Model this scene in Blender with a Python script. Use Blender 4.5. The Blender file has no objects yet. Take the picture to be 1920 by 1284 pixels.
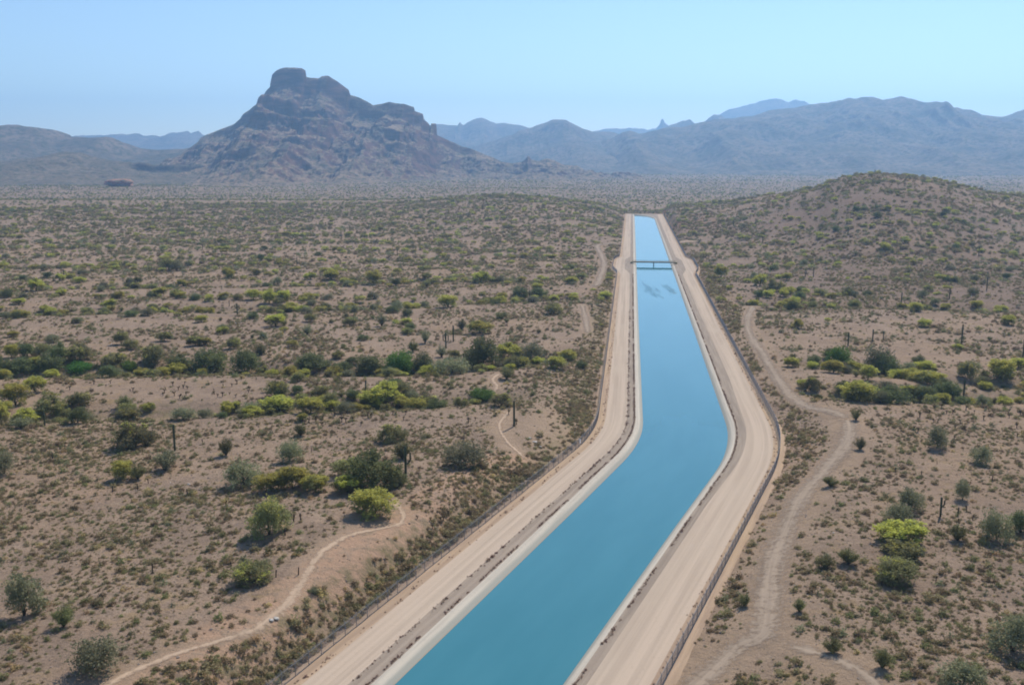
import bpy, math, random
import numpy as np

S = bpy.context.scene
COL = S.collection
rad = math.radians

# ------------------------------------------------------------------ camera
F = 1884.0                 # focal length in pixels of the 1920 px wide photograph
YH = 295.0                 # eye level row
CH = 66.0                  # helicopter height above the canal road
PITCH = math.atan((642 - YH) / F)
CP, SP = math.cos(PITCH), math.sin(PITCH)
cam = bpy.data.objects.new('camera', bpy.data.cameras.new('camera'))
COL.objects.link(cam)
cam.data.sensor_width = 36.0
cam.data.lens = F / 1920 * 36
cam.data.clip_start = 1.0
cam.data.clip_end = 90000
cam.location = (0, 0, CH)
cam.rotation_euler = (math.pi / 2 - PITCH, 0, 0)
S.camera = cam

# ------------------------------------------------------------------ sky, sun, exposure
SUN_EL, SUN_AZ = rad(47), rad(28)          # azimuth clockwise from the view direction (+Y)
W = bpy.data.worlds.new('World'); S.world = W; W.use_nodes = True
wn = W.node_tree.nodes; wl = W.node_tree.links
sky = wn.new('ShaderNodeTexSky'); sky.sky_type = 'NISHITA'; sky.sun_disc = False
sky.sun_elevation = SUN_EL; sky.sun_rotation = SUN_AZ
sky.altitude = 400; sky.air_density = 1.0; sky.dust_density = 0.0; sky.ozone_density = 3.5
wn['Background'].inputs['Strength'].default_value = 0.139
wl.new(sky.outputs[0], wn['Background'].inputs['Color'])
sl = bpy.data.lights.new('sun', 'SUN'); sl.energy = 4.8; sl.angle = rad(0.5); sl.color = (1.0, 0.95, 0.88)
sun = bpy.data.objects.new('sun', sl); COL.objects.link(sun)
sdir = (math.sin(SUN_AZ) * math.cos(SUN_EL), math.cos(SUN_AZ) * math.cos(SUN_EL), math.sin(SUN_EL))
from mathutils import Vector
sun.rotation_euler = Vector(sdir).to_track_quat('Z', 'Y').to_euler()
S.view_settings.view_transform = 'Standard'
S.view_settings.look = 'None'
S.view_settings.exposure = 0.0
S.view_settings.gamma = 1.0
S.view_settings.use_curve_mapping = False
S.cycles.max_bounces = 6
S.cycles.transparent_max_bounces = 12
S.cycles.volume_bounces = 2
S.cycles.filter_width = 1.9

# ------------------------------------------------------------------ helpers: projection
def zrow(py, Y):
    v = (642 - np.asarray(py, float)) / F
    return CH + Y * (-SP + v * CP) / (CP + v * SP)
def ucol(px, py, Y):
    v = (642 - np.asarray(py, float)) / F
    return (np.asarray(px, float) - 960) / F * Y / (CP + v * SP)
def flat(px, py, z=0.0):
    v = (642 - np.asarray(py, float)) / F
    dz = -SP + v * CP
    Y = (z - CH) / dz * (CP + v * SP)
    return ucol(px, py, Y), Y
def pix(X, Y, Z):
    dep = Y * CP + (CH - Z) * SP
    return 960 + F * X / dep, 642 - F * (-(CH - Z) * CP + Y * SP) / dep

# ------------------------------------------------------------------ helpers: noise
def _hash(ix, iy, seed):
    h = (ix.astype(np.int64) * 374761393 + iy.astype(np.int64) * 668265263 + seed * 1442695041) & 0x7fffffff
    h = ((h ^ (h >> 13)) * 1274126177) & 0x7fffffff
    h = ((h ^ (h >> 16)) * 668265263) & 0x7fffffff
    return ((h ^ (h >> 15)) & 0xffffff) / float(0xffffff)
def vnoise(x, y, seed=0):
    x = np.asarray(x, float); y = np.asarray(y, float)
    ix = np.floor(x); iy = np.floor(y); fx = x - ix; fy = y - iy
    fx = fx * fx * fx * (fx * (fx * 6 - 15) + 10); fy = fy * fy * fy * (fy * (fy * 6 - 15) + 10)
    a = _hash(ix, iy, seed); b = _hash(ix + 1, iy, seed); c = _hash(ix, iy + 1, seed); d = _hash(ix + 1, iy + 1, seed)
    return (a + (b - a) * fx) * (1 - fy) + (c + (d - c) * fx) * fy
def fbm(x, y, seed=0, oct=4, gain=0.5):
    t = 0; a = 1; n = 0
    for k in range(oct):
        ang = 0.6 * k
        xr = x * math.cos(ang) - y * math.sin(ang); yr = x * math.sin(ang) + y * math.cos(ang)
        t = t + a * (vnoise(xr * 2 ** k + 17.3 * k, yr * 2 ** k - 9.1 * k, seed + k) - 0.5); n += a; a *= gain
    return t / n * 2            # about -1..1
def ridged(x, y, seed=0, oct=4):
    t = 0; a = 1; n = 0
    for k in range(oct):
        t = t + a * (1 - np.abs(2 * vnoise(x * 2 ** k + 5.7 * k, y * 2 ** k + 3.3 * k, seed + k) - 1)); n += a; a *= 0.5
    return t / n
def sstep(a, b, x):
    t = np.clip((x - a) / (b - a), 0, 1); return t * t * (3 - 2 * t)
def seg_dist(X, Y, pts):
    best = np.full(np.shape(X), 1e9)
    for (x0, y0), (x1, y1) in zip(pts[:-1], pts[1:]):
        dx, dy = x1 - x0, y1 - y0; L2 = dx * dx + dy * dy + 1e-9
        t = np.clip(((X - x0) * dx + (Y - y0) * dy) / L2, 0, 1)
        best = np.minimum(best, np.hypot(X - x0 - t * dx, Y - y0 - t * dy))
    return best
def smooth_line(pts, step):
    P = np.array(pts, float)
    out = []
    for i in range(len(P) - 1):
        p0 = P[max(i - 1, 0)]; p1 = P[i]; p2 = P[i + 1]; p3 = P[min(i + 2, len(P) - 1)]
        n = max(2, int(np.hypot(*(p2 - p1)) / step))
        for k in range(n):
            t = k / n
            out.append(0.5 * ((2 * p1) + (-p0 + p2) * t + (2 * p0 - 5 * p1 + 4 * p2 - p3) * t * t + (-p0 + 3 * p1 - 3 * p2 + p3) * t ** 3))
    out.append(P[-1]); return np.array(out)

# ------------------------------------------------------------------ canal centre line
SL, SU = 0.4173, 0.1179
aL, aU = math.atan(SL), math.atan(SU)
B = np.array([42.0, 230.6]); RB = 150.0; TB = RB * math.tan((aL - aU) / 2)
dL = np.array([math.sin(aL), math.cos(aL)]); dU = np.array([math.sin(aU), math.cos(aU)])
cl = [B - dL * 215.0]
p0 = B - dL * TB
nrm = np.array([-dL[1], dL[0]])           # left of travel
cen = p0 + nrm * RB
for k in range(13):
    a = aL - (aL - aU) * k / 12
    cl.append(cen + RB * np.array([math.cos(a), -math.sin(a)]))
cl.append(B + dU * ((1215.0 - B[1]) / dU[1]))
cl = np.array(cl)
cs = np.concatenate([[0], np.cumsum(np.hypot(*np.diff(cl, axis=0).T))])
def cl_at(s):
    s = np.asarray(s, float)
    x = np.interp(s, cs, cl[:, 0]); y = np.interp(s, cs, cl[:, 1])
    e = 3.0
    dx = np.interp(s + e, cs, cl[:, 0]) - np.interp(s - e, cs, cl[:, 0]); dy = np.interp(s + e, cs, cl[:, 1]) - np.interp(s - e, cs, cl[:, 1])
    l = np.hypot(dx, dy); return x, y, dy / l, -dx / l      # right-hand normal
def to_so(X, Y):
    bd = np.full(np.shape(X), 1e9); bs = np.zeros(np.shape(X)); bo = np.zeros(np.shape(X))
    for i in range(len(cl) - 1):
        dx, dy = cl[i + 1] - cl[i]; L = math.hypot(dx, dy)
        t = np.clip(((X - cl[i, 0]) * dx + (Y - cl[i, 1]) * dy) / L / L, 0, 1)
        ex = X - cl[i, 0] - t * dx; ey = Y - cl[i, 1] - t * dy
        d = np.hypot(ex, ey); m = d < bd
        sg = np.where(ex * dy - ey * dx > 0, 1.0, -1.0)
        bd = np.where(m, d, bd); bs = np.where(m, cs[i] + t * L, bs); bo = np.where(m, d * sg, bo)
    return bs, bo
def s_of_y(y): return float(np.interp(y, cl[:, 1], cs))
S_END = s_of_y(1184)
S_BR = s_of_y(632)
Y_AT = lambda s: np.interp(s, cs, cl[:, 1])

# ------------------------------------------------------------------ terrain height
def px_line(pts, z=0.0):
    P = np.array(pts, float); x, y = flat(P[:, 0], P[:, 1], z); return list(zip(x, y))
WASH = [px_line(p) for p in (
    [(-160, 702), (0, 700), (300, 692), (600, 697), (800, 697), (930, 690), (1010, 676)],
    [(-160, 800), (0, 790), (200, 778), (420, 772), (700, 764), (860, 757), (950, 757)],
    [(-160, 590), (0, 589), (250, 585), (480, 583), (700, 576), (900, 566), (1050, 560)],
    [(-100, 546), (200, 540), (480, 537), (800, 528), (1000, 524)],
    [(-100, 502), (300, 498), (640, 494), (960, 480)],
    [(1410, 570), (1500, 575), (1700, 577), (1930, 580), (2050, 582)],
    [(1530, 690), (1640, 702), (1760, 716), (1930, 722), (2060, 726)],
    [(1560, 752), (1640, 758), (1760, 755), (1930, 742), (2060, 738)],
    [(1340, 500), (1500, 497), (1700, 500), (1930, 505)],
    [(1300, 462), (1500, 458), (1800, 466), (1930, 470)],
)]
WDEP = [3.0, 2.2, 2.4, 1.6, 1.4, 2.4, 2.0, 2.4, 1.2, 1.0]
WWID = [8, 7, 9, 9, 11, 9, 7, 7, 11, 12]
CREST_PX = np.array([-900, -300, 0, 200, 400, 560, 700, 800, 880, 940, 1000, 1060, 1110, 1150, 1175, 1205, 1240, 1262, 1300, 1350, 1400, 1470, 1530, 1552, 1580, 1610, 1640, 1700, 1760, 1800, 1850, 1920, 2100, 2600], float)
CREST_PY = np.array([376, 376, 377, 377, 377, 378, 378, 374, 368, 366, 370, 376, 382, 393, 400, 401, 400, 388, 386, 381, 374, 364, 352, 341, 333, 329, 326.5, 330, 338, 350, 361, 369, 374, 380], float)
CREST_Y = np.array([1350] * 8 + [1320, 1290, 1270, 1250, 1240, 1230, 1230, 1235, 1230, 1200, 1170, 1130, 1090, 1050, 1020, 1010, 1005, 1000, 1000, 1000, 1000, 1005, 1020, 1050, 1100, 1200], float)
def H(X, Y, fine=True):
    X = np.asarray(X, float); Y = np.asarray(Y, float)
    Yc = np.maximum(Y, 30)
    h = 0.9 * fbm(X / 70, Y / 55, 3, 3) + 0.9
    h = h + 0.28 * fbm(X / 14, Y / 11, 8, 3)
    px = 960 + F * X / (Yc * CP + CH * SP)
    cy = np.interp(px, CREST_PX, CREST_PY); cY = np.interp(px, CREST_PX, CREST_Y)
    cz = zrow(cy, cY)
    wf = np.interp(px, [1100, 1300, 1500, 1700, 2000], [560, 480, 430, 520, 520])
    t = (Y - cY); prof = np.where(t < 0, np.clip(1 + t / wf, 0, 1), np.clip(1 - t / 260, 0, 1))
    prof = prof * prof * (3 - 2 * prof)
    rough = 1.6 * fbm(X / 55, Y / 45, 21, 4) * prof * sstep(4, 25, cz)
    h = h * (1 - sstep(0.5, 1, prof) * 0.7) + cz * prof + rough
    for pts, dep, wid in zip(WASH, WDEP, WWID):
        d = seg_dist(X, Y, pts) + 3.0 * fbm(X / 25, Y / 25, 33, 2)
        h = h - dep * np.exp(-(d / wid) ** 2)
    h = np.where(Y > 1300, h - 6 * sstep(1300, 2000, Y) + 5 * fbm(X / 500, Y / 400, 5, 3) * sstep(1500, 2300, Y), h)
    # canal corridor: fence-side ditch and cut banks, then a trench under the built strips
    s, o = to_so(X, Y)
    ao = np.where(o < 0, -o - 22.6, o - 23.2)
    ends = np.maximum(0, Y - 1205.0)
    ao = np.maximum(ao, ends - 4 + 0 * o)
    bank = np.where(o < 0, np.interp(s, [0, 60, 150, 190, 260, 330, 420, 2000], [1.6, 2.6, 3.4, 1.2, 1.4, 0.8, 0.2, 0]),
                    np.interp(s, [0, 80, 170, 230, 300, 420, 2000], [0.4, 0.8, 2.2, 2.4, 0.6, 0.3, 0]))
    bw = np.where(o < 0, np.interp(s, [0, 120, 200, 330], [9, 9, 14, 20]), 16.0)
    near = 1 - sstep(22, 70, ao)
    h = h + bank * sstep(2.0, 1.0, ao / bw * 1.6) * 0 + bank * sstep(0.25, 1.0, ao / bw) * near
    k = sstep(0.0, 7.0, ao)
    h = np.where(ao < 7, -0.28 + (h + 0.28) * k, h)
    h = np.where(ao < 0.2, -0.9, h)
    h = np.where((np.abs(o) < 15.2) & (Y < 1200), -4.0, h)
    return h

def ground(px, py):
    """the point of the desert seen at a pixel of the photograph"""
    v = (642 - py) / F
    dy = CP + v * SP; dz = -SP + v * CP; du = (px - 960) / F
    Ys = np.geomspace(90, 3200, 2600)
    tt = Ys / dy
    hh = H(du * tt, Ys); zz = CH + tt * dz
    i = int(np.argmax(hh >= zz)) if np.any(hh >= zz) else len(Ys) - 1
    return du * tt[i], Ys[i], hh[i]

# ------------------------------------------------------------------ helpers: objects
def tag(o, label=None, cat=None, group=None, kind=None):
    if label: o['label'] = label
    if cat: o['category'] = cat
    if group: o['group'] = group
    if kind: o['kind'] = kind
    return o
def link(name, me, parent=None, mat=None):
    o = bpy.data.objects.new(name, me); COL.objects.link(o)
    if parent is not None: o.parent = parent
    if mat is not None and me is not None: me.materials.clear(); me.materials.append(mat)
    return o
def empty(name, loc=(0, 0, 0)):
    o = bpy.data.objects.new(name, None); o.location = loc; o.empty_display_size = 0.2; COL.objects.link(o); return o
def grid_mesh(name, P, uv=None, smooth=True):
    """P: rows x cols x 3"""
    r, c = P.shape[:2]
    me = bpy.data.meshes.new(name)
    me.vertices.add(r * c); me.vertices.foreach_set('co', P.reshape(-1).astype(np.float32))
    i = np.arange((r - 1) * (c - 1)); a = (i // (c - 1)) * c + i % (c - 1)
    q = np.stack([a, a + 1, a + c + 1, a + c], 1).astype(np.int32)
    me.loops.add(q.size); me.loops.foreach_set('vertex_index', q.reshape(-1))
    me.polygons.add(len(q)); me.polygons.foreach_set('loop_start', np.arange(len(q), dtype=np.int32) * 4)
    if smooth: me.polygons.foreach_set('use_smooth', np.ones(len(q), bool))
    if uv is not None:
        l = me.uv_layers.new(name='UVMap'); l.data.foreach_set('uv', uv.reshape(-1, 2)[q.reshape(-1)].reshape(-1).astype(np.float32))
    me.update(calc_edges=True); me.validate()
    return me
class MB:
    def __init__(self): self.v = []; self.f = []
    def tube(self, pts, radii, n=6, cap=True, star=0.0):
        b0 = len(self.v); pts = [Vector(p) for p in pts]
        for i, p in enumerate(pts):
            d = (pts[min(i + 1, len(pts) - 1)] - pts[max(i - 1, 0)]).normalized()
            a = d.orthogonal().normalized() if abs(d.z) < 0.9 else (Vector((1, 0, 0)) - d * d.x).normalized()
            b = d.cross(a)
            for k in range(n):
                t = 2 * math.pi * k / n; r = radii[i] * (1 - star * (k % 2))
                self.v.append(tuple(p + a * math.cos(t) * r + b * math.sin(t) * r))
        for i in range(len(pts) - 1):
            for k in range(n):
                q = b0 + i * n
                self.f.append((q + k, q + (k + 1) % n, q + n + (k + 1) % n, q + n + k))
        if cap:
            self.f.append(tuple(b0 + k for k in range(n))[::-1]); self.f.append(tuple(b0 + (len(pts) - 1) * n + k for k in range(n)))
        return self
    def box(self, c, s, rz=0.0):
        b = len(self.v); ca, sa = math.cos(rz), math.sin(rz)
        for z in (-1, 1):
            for x, y in ((-1, -1), (1, -1), (1, 1), (-1, 1)):
                lx, ly = x * s[0] / 2, y * s[1] / 2
                self.v.append((c[0] + lx * ca - ly * sa, c[1] + lx * sa + ly * ca, c[2] + z * s[2] / 2))
        for q in ((3, 2, 1, 0), (4, 5, 6, 7), (0, 1, 5, 4), (1, 2, 6, 5), (2, 3, 7, 6), (3, 0, 4, 7)):
            self.f.append(tuple(b + i for i in q))
        return self
    def mesh(self, name, smooth=False):
        me = bpy.data.meshes.new(name); me.from_pydata(self.v, [], self.f)
        if smooth: me.polygons.foreach_set('use_smooth', np.ones(len(me.polygons), bool))
        me.update(); return me
def leaves_mesh(name, C, size, rng, flatten=1.0, long=1.0):
    """one small triangle pair per leaf spray, random directions"""
    n = len(C); a = rng.normal(size=(n, 3)); a[:, 2] *= flatten; a /= np.linalg.norm(a, axis=1)[:, None]
    b = rng.normal(size=(n, 3)); b -= a * (a * b).sum(1)[:, None]; b /= np.linalg.norm(b, axis=1)[:, None]
    s = (size * rng.uniform(0.6, 1.4, n))[:, None]
    a = a * s * long; b = b * s * 0.8
    V = np.stack([C - a, C + b, C + a, C - b * 0.9], 1).reshape(-1, 3)
    me = bpy.data.meshes.new(name); me.vertices.add(len(V)); me.vertices.foreach_set('co', V.reshape(-1).astype(np.float32))
    me.loops.add(n * 4); me.loops.foreach_set('vertex_index', np.arange(n * 4, dtype=np.int32))
    me.polygons.add(n); me.polygons.foreach_set('loop_start', np.arange(n, dtype=np.int32) * 4)
    me.update(calc_edges=True); return me

# ------------------------------------------------------------------ helpers: materials
class NT:
    def __init__(self, name):
        self.m = bpy.data.materials.new(name); self.m.use_nodes = True
        self.t = self.m.node_tree; self.n = self.t.nodes; self.l = self.t.links
        self.out = self.n['Material Output']; self.p = self.n['Principled BSDF']
        self.p.inputs['Roughness'].default_value = 0.9
        self.p.inputs['Specular IOR Level'].default_value = 0.15
    def new(self, typ, **kw):
        nd = self.n.new('ShaderNode' + typ)
        for k, v in kw.items():
            if hasattr(nd, k): setattr(nd, k, v)
        return nd
    def link(self, a, b): self.l.new(a, b)
    def setv(self, sock, v):
        if hasattr(v, 'is_output'): self.link(v, sock)
        else: sock.default_value = v
    def coord(self, kind='Object'): return self.new('TexCoord').outputs[kind]
    def mapping(self, vec, scale=(1, 1, 1), loc=(0, 0, 0)):
        m = self.new('Mapping'); self.link(vec, m.inputs[0]); m.inputs['Scale'].default_value = scale; m.inputs['Location'].default_value = loc; return m.outputs[0]
    def noise(self, vec, scale, detail=4, rough=0.55, dist=0.0):
        n = self.new('TexNoise'); self.link(vec, n.inputs['Vector']); n.inputs['Scale'].default_value = scale
        n.inputs['Detail'].default_value = detail; n.inputs['Roughness'].default_value = rough; n.inputs['Distortion'].default_value = dist; return n.outputs[0]
    def ramp(self, v, a, b):
        r = self.new('MapRange'); self.link(v, r.inputs[0]); r.inputs[1].default_value = a; r.inputs[2].default_value = b; r.interpolation_type = 'SMOOTHSTEP'; return r.outputs[0]
    def mix(self, f, a, b):
        m = self.new('Mix', data_type='RGBA'); self.setv(m.inputs[0], f)
        for i, v in ((6, a), (7, b)):
            if hasattr(v, 'is_output'): self.link(v, m.inputs[i])
            else: m.inputs[i].default_value = (*v, 1)
        return m.outputs[2]
    def math(self, op, a, b=0.0):
        m = self.new('Math', operation=op); self.setv(m.inputs[0], a); self.setv(m.inputs[1], b); return m.outputs[0]
    def color(self, c):
        if hasattr(c, 'is_output'): self.link(c, self.p.inputs['Base Color'])
        else: self.p.inputs['Base Color'].default_value = (*c, 1)
    def bump(self, h, strength=0.5, dist=0.1):
        b = self.new('Bump'); self.link(h, b.inputs['Height']); b.inputs['Strength'].default_value = strength; b.inputs['Distance'].default_value = dist
        self.link(b.outputs[0], self.p.inputs['Normal'])
    def attr(self, name): 
        a = self.new('Attribute'); a.attribute_name = name; return a.outputs['Fac']
def leaf_mat(name, c1, c2, trans=0.3, vary=0.15):
    t = NT(name)
    oi = t.new('ObjectInfo').outputs['Random']
    n = t.noise(t.coord(), 1.6, 2)
    c = t.mix(t.ramp(n, 0.35, 0.65), c1, c2)
    hs = t.new('HueSaturation'); t.link(c, hs.inputs['Color'])
    t.link(t.math('ADD', t.math('MULTIPLY', oi, vary * 2), 1 - vary), hs.inputs['Value'])
    t.link(t.math('ADD', t.math('MULTIPLY', oi, 0.04), 0.48), hs.inputs['Hue'])
    t.color(hs.outputs[0])
    tr = t.new('BsdfTranslucent'); t.link(hs.outputs[0], tr.inputs['Color'])
    mx = t.new('MixShader'); mx.inputs[0].default_value = trans
    t.link(t.p.outputs[0], mx.inputs[1]); t.link(tr.outputs[0], mx.inputs[2]); t.link(mx.outputs[0], t.out.inputs['Surface'])
    return t.m
def plain(name, c1, c2, scale=3.0, rough=0.9):
    t = NT(name); t.color(t.mix(t.ramp(t.noise(t.coord(), scale, 5), 0.35, 0.65), c1, c2)); t.p.inputs['Roughness'].default_value = rough; return t.m

M = {}
M['blossom'] = leaf_mat('palo verde blossom', (0.50, 0.46, 0.11), (0.64, 0.58, 0.15), 0.52, 0.18)
M['pv_leaf'] = leaf_mat('palo verde twigs', (0.25, 0.245, 0.10), (0.34, 0.32, 0.125), 0.45, 0.18)
M['olive'] = leaf_mat('olive leaves', (0.24, 0.225, 0.105), (0.34, 0.31, 0.14), 0.45, 0.22)
M['mesq'] = leaf_mat('mesquite leaves', (0.165, 0.18, 0.075), (0.25, 0.26, 0.105), 0.38, 0.22)
M['grey'] = leaf_mat('grey green leaves', (0.25, 0.24, 0.13), (0.34, 0.32, 0.175), 0.33, 0.2)
M['bright'] = leaf_mat('bright green leaves', (0.12, 0.22, 0.045), (0.20, 0.30, 0.07), 0.4, 0.15)
M['creo'] = leaf_mat('creosote leaves', (0.21, 0.205, 0.085), (0.30, 0.275, 0.115), 0.36, 0.22)
M['dry'] = leaf_mat('dry scrub', (0.28, 0.215, 0.115), (0.38, 0.295, 0.155), 0.33, 0.25)
M['straw'] = leaf_mat('straw grass', (0.46, 0.33, 0.14), (0.54, 0.40, 0.19), 0.35, 0.2)
M['weed'] = leaf_mat('tumbleweed', (0.25, 0.15, 0.105), (0.34, 0.22, 0.155), 0.25, 0.2)
M['bark'] = plain('bark', (0.07, 0.055, 0.04), (0.12, 0.095, 0.065), 6)
M['pvbark'] = plain('palo verde bark', (0.10, 0.10, 0.05), (0.15, 0.13, 0.07), 6)
M['cholla_gold'] = leaf_mat('cholla spines', (0.26, 0.20, 0.09), (0.33, 0.26, 0.12), 0.2, 0.2)
M['cholla_dark'] = plain('cholla dead stem', (0.045, 0.032, 0.024), (0.085, 0.06, 0.045), 5)
def saguaro_mat():
    t = NT('saguaro skin'); n = t.noise(t.mapping(t.coord(), (8, 8, 0.6)), 3, 3)
    t.color(t.mix(t.ramp(n, 0.35, 0.7), (0.055, 0.065, 0.035), (0.12, 0.12, 0.07))); return t.m
M['saguaro'] = saguaro_mat()

def ground_mat():
    t = NT('desert ground'); c = t.coord()
    big = t.noise(c, 0.012, 4, 0.55); mid = t.noise(c, 0.07, 5, 0.6); fin = t.noise(c, 0.42, 7, 0.7); mic = t.noise(c, 2.0, 6, 0.75); m2 = t.noise(c, 0.95, 5, 0.7)
    base = t.mix(t.ramp(mid, 0.38, 0.62), (0.347, 0.243, 0.167), (0.275, 0.192, 0.133))
    base = t.mix(t.math('MULTIPLY', t.ramp(big, 0.45, 0.62), 0.5), base, (0.357, 0.238, 0.147))
    base = t.mix(t.math('MULTIPLY', t.ramp(fin, 0.53, 0.66), 0.7), base, (0.203, 0.145, 0.100))
    base = t.mix(t.math('MULTIPLY', t.ramp(fin, 0.44, 0.30), 0.65), base, (0.435, 0.318, 0.213))
    straw = t.math('MULTIPLY', t.ramp(t.noise(c, 0.16, 5, 0.7), 0.54, 0.68), 0.55)
    base = t.mix(straw, base, (0.341, 0.229, 0.102))
    base = t.mix(t.math('MULTIPLY', t.ramp(m2, 0.55, 0.66), 0.55), base, (0.156, 0.115, 0.076))
    base = t.mix(t.math('MULTIPLY', t.ramp(mic, 0.55, 0.64), 0.7), base, (0.135, 0.101, 0.072))
    base = t.mix(t.math('MULTIPLY', t.ramp(mic, 0.41, 0.32), 0.65), base, (0.519, 0.390, 0.267))
    base = t.mix(t.math('MULTIPLY', t.attr('bare'), 0.72), base, (0.403, 0.279, 0.178))
    base = t.mix(t.math('MULTIPLY', t.attr('pink'), t.ramp(fin, 0.62, 0.42)), base, (0.456, 0.287, 0.182))
    base = t.mix(t.math('MULTIPLY', t.attr('rocky'), 0.6), base, (0.171, 0.118, 0.085))
    base = t.mix(t.math('MULTIPLY', t.attr('green'), t.math('MULTIPLY', t.ramp(fin, 0.42, 0.6), 0.8)), base, (0.208, 0.170, 0.072))
    base = t.mix(t.math('MULTIPLY', t.attr('red'), 0.8), base, (0.249, 0.122, 0.072))
    plain_ = t.math('MULTIPLY', t.attr('plain'), 0.85)
    base = t.mix(plain_, base, t.mix(t.ramp(t.noise(c, 0.02, 5, 0.65), 0.42, 0.6), (0.34, 0.225, 0.145), (0.245, 0.165, 0.10)))
    far = t.ramp(t.noise(c, 0.10, 3, 0.7), 0.50, 0.58)
    base = t.mix(t.math('MULTIPLY', t.attr('far'), t.math('MULTIPLY', far, 0.6)), base, (0.105, 0.097, 0.057))
    t.color(base)
    h = t.math('ADD', t.math('MULTIPLY', fin, 0.6), t.math('MULTIPLY', mic, 0.3))
    t.bump(h, 1.0, 0.9); t.p.inputs['Roughness'].default_value = 1.0; t.p.inputs['Specular IOR Level'].default_value = 0.05
    return t.m
M['ground'] = ground_mat()

def strip_mat(name, c1, c2, c3, along=0.02, across=1.2, speck=None):
    """graded dirt: streaks that run along the canal (u = offset, v = distance, in metres)"""
    t = NT(name); uv = t.coord('UV')
    st = t.noise(t.mapping(uv, (across, along, 1)), 1.0, 5, 0.6); fi = t.noise(uv, 1.3, 6, 0.7); bg = t.noise(t.mapping(uv, (0.12, 0.03, 1)), 1.0, 3)
    c = t.mix(t.ramp(st, 0.38, 0.62), c1, c2)
    wt = t.noise(t.mapping(uv, (0.75, 0.004, 1), (3.7, 0, 0)), 1.0, 2, 0.5)
    c = t.mix(t.math('MULTIPLY', t.ramp(wt, 0.56, 0.66), 0.6), c, tuple(v * 1.09 for v in c1)); c = t.mix(t.math('MULTIPLY', t.ramp(wt, 0.44, 0.34), 0.5), c, tuple(v * 0.82 for v in c2))
    c = t.mix(t.math('MULTIPLY', t.ramp(bg, 0.4, 0.7), 0.5), c, c3)
    c = t.mix(t.math('MULTIPLY', t.ramp(fi, 0.55, 0.75), 0.35), c, tuple(v * 0.62 for v in c2))
    if speck: c = t.mix(t.math('MULTIPLY', t.ramp(t.noise(uv, 3.5, 3, 0.7), 0.58, 0.68), 0.6), c, speck)
    t.color(c); t.bump(t.math('ADD', t.math('MULTIPLY', fi, 0.6), t.math('MULTIPLY', st, 0.5)), 0.5, 0.12)
    t.p.inputs['Roughness'].default_value = 1.0; t.p.inputs['Specular IOR Level'].default_value = 0.05
    return t.m
M['road'] = strip_mat('graded road', (0.525, 0.400, 0.290), (0.445, 0.338, 0.245), (0.52, 0.405, 0.295), 0.012, 0.9)
M['verge'] = strip_mat('gravel verge', (0.37, 0.29, 0.215), (0.29, 0.225, 0.168), (0.33, 0.255, 0.19), 0.05, 1.3, (0.16, 0.115, 0.085))
M['berm'] = strip_mat('fence berm', (0.470, 0.329, 0.216), (0.381, 0.265, 0.178), (0.493, 0.339, 0.192), 0.06, 1.6, (0.246, 0.159, 0.096))
def concrete_mat():
    t = NT('canal concrete'); uv = t.coord('UV')
    n = t.noise(t.mapping(uv, (2.2, 0.05, 1)), 1.0, 5); f = t.noise(uv, 0.9, 5, 0.6)
    c = t.mix(t.ramp(n, 0.35, 0.68), (0.56, 0.48, 0.37), (0.47, 0.40, 0.31))
    c = t.mix(t.math('MULTIPLY', t.ramp(f, 0.5, 0.75), 0.4), c, (0.36, 0.315, 0.265))
    z = t.new('SeparateXYZ'); t.link(t.new('NewGeometry').outputs['Position'], z.inputs[0])
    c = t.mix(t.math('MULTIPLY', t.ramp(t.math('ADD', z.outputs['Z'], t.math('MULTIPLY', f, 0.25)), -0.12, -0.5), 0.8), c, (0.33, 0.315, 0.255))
    c = t.mix(t.math('MULTIPLY', t.ramp(t.math('ADD', z.outputs['Z'], t.math('MULTIPLY', f, 0.1)), -0.80, -0.90), 0.8), c, (0.40, 0.30, 0.20))
    t.color(c); t.bump(f, 0.2, 0.05); return t.m
M['concrete'] = concrete_mat()
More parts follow.
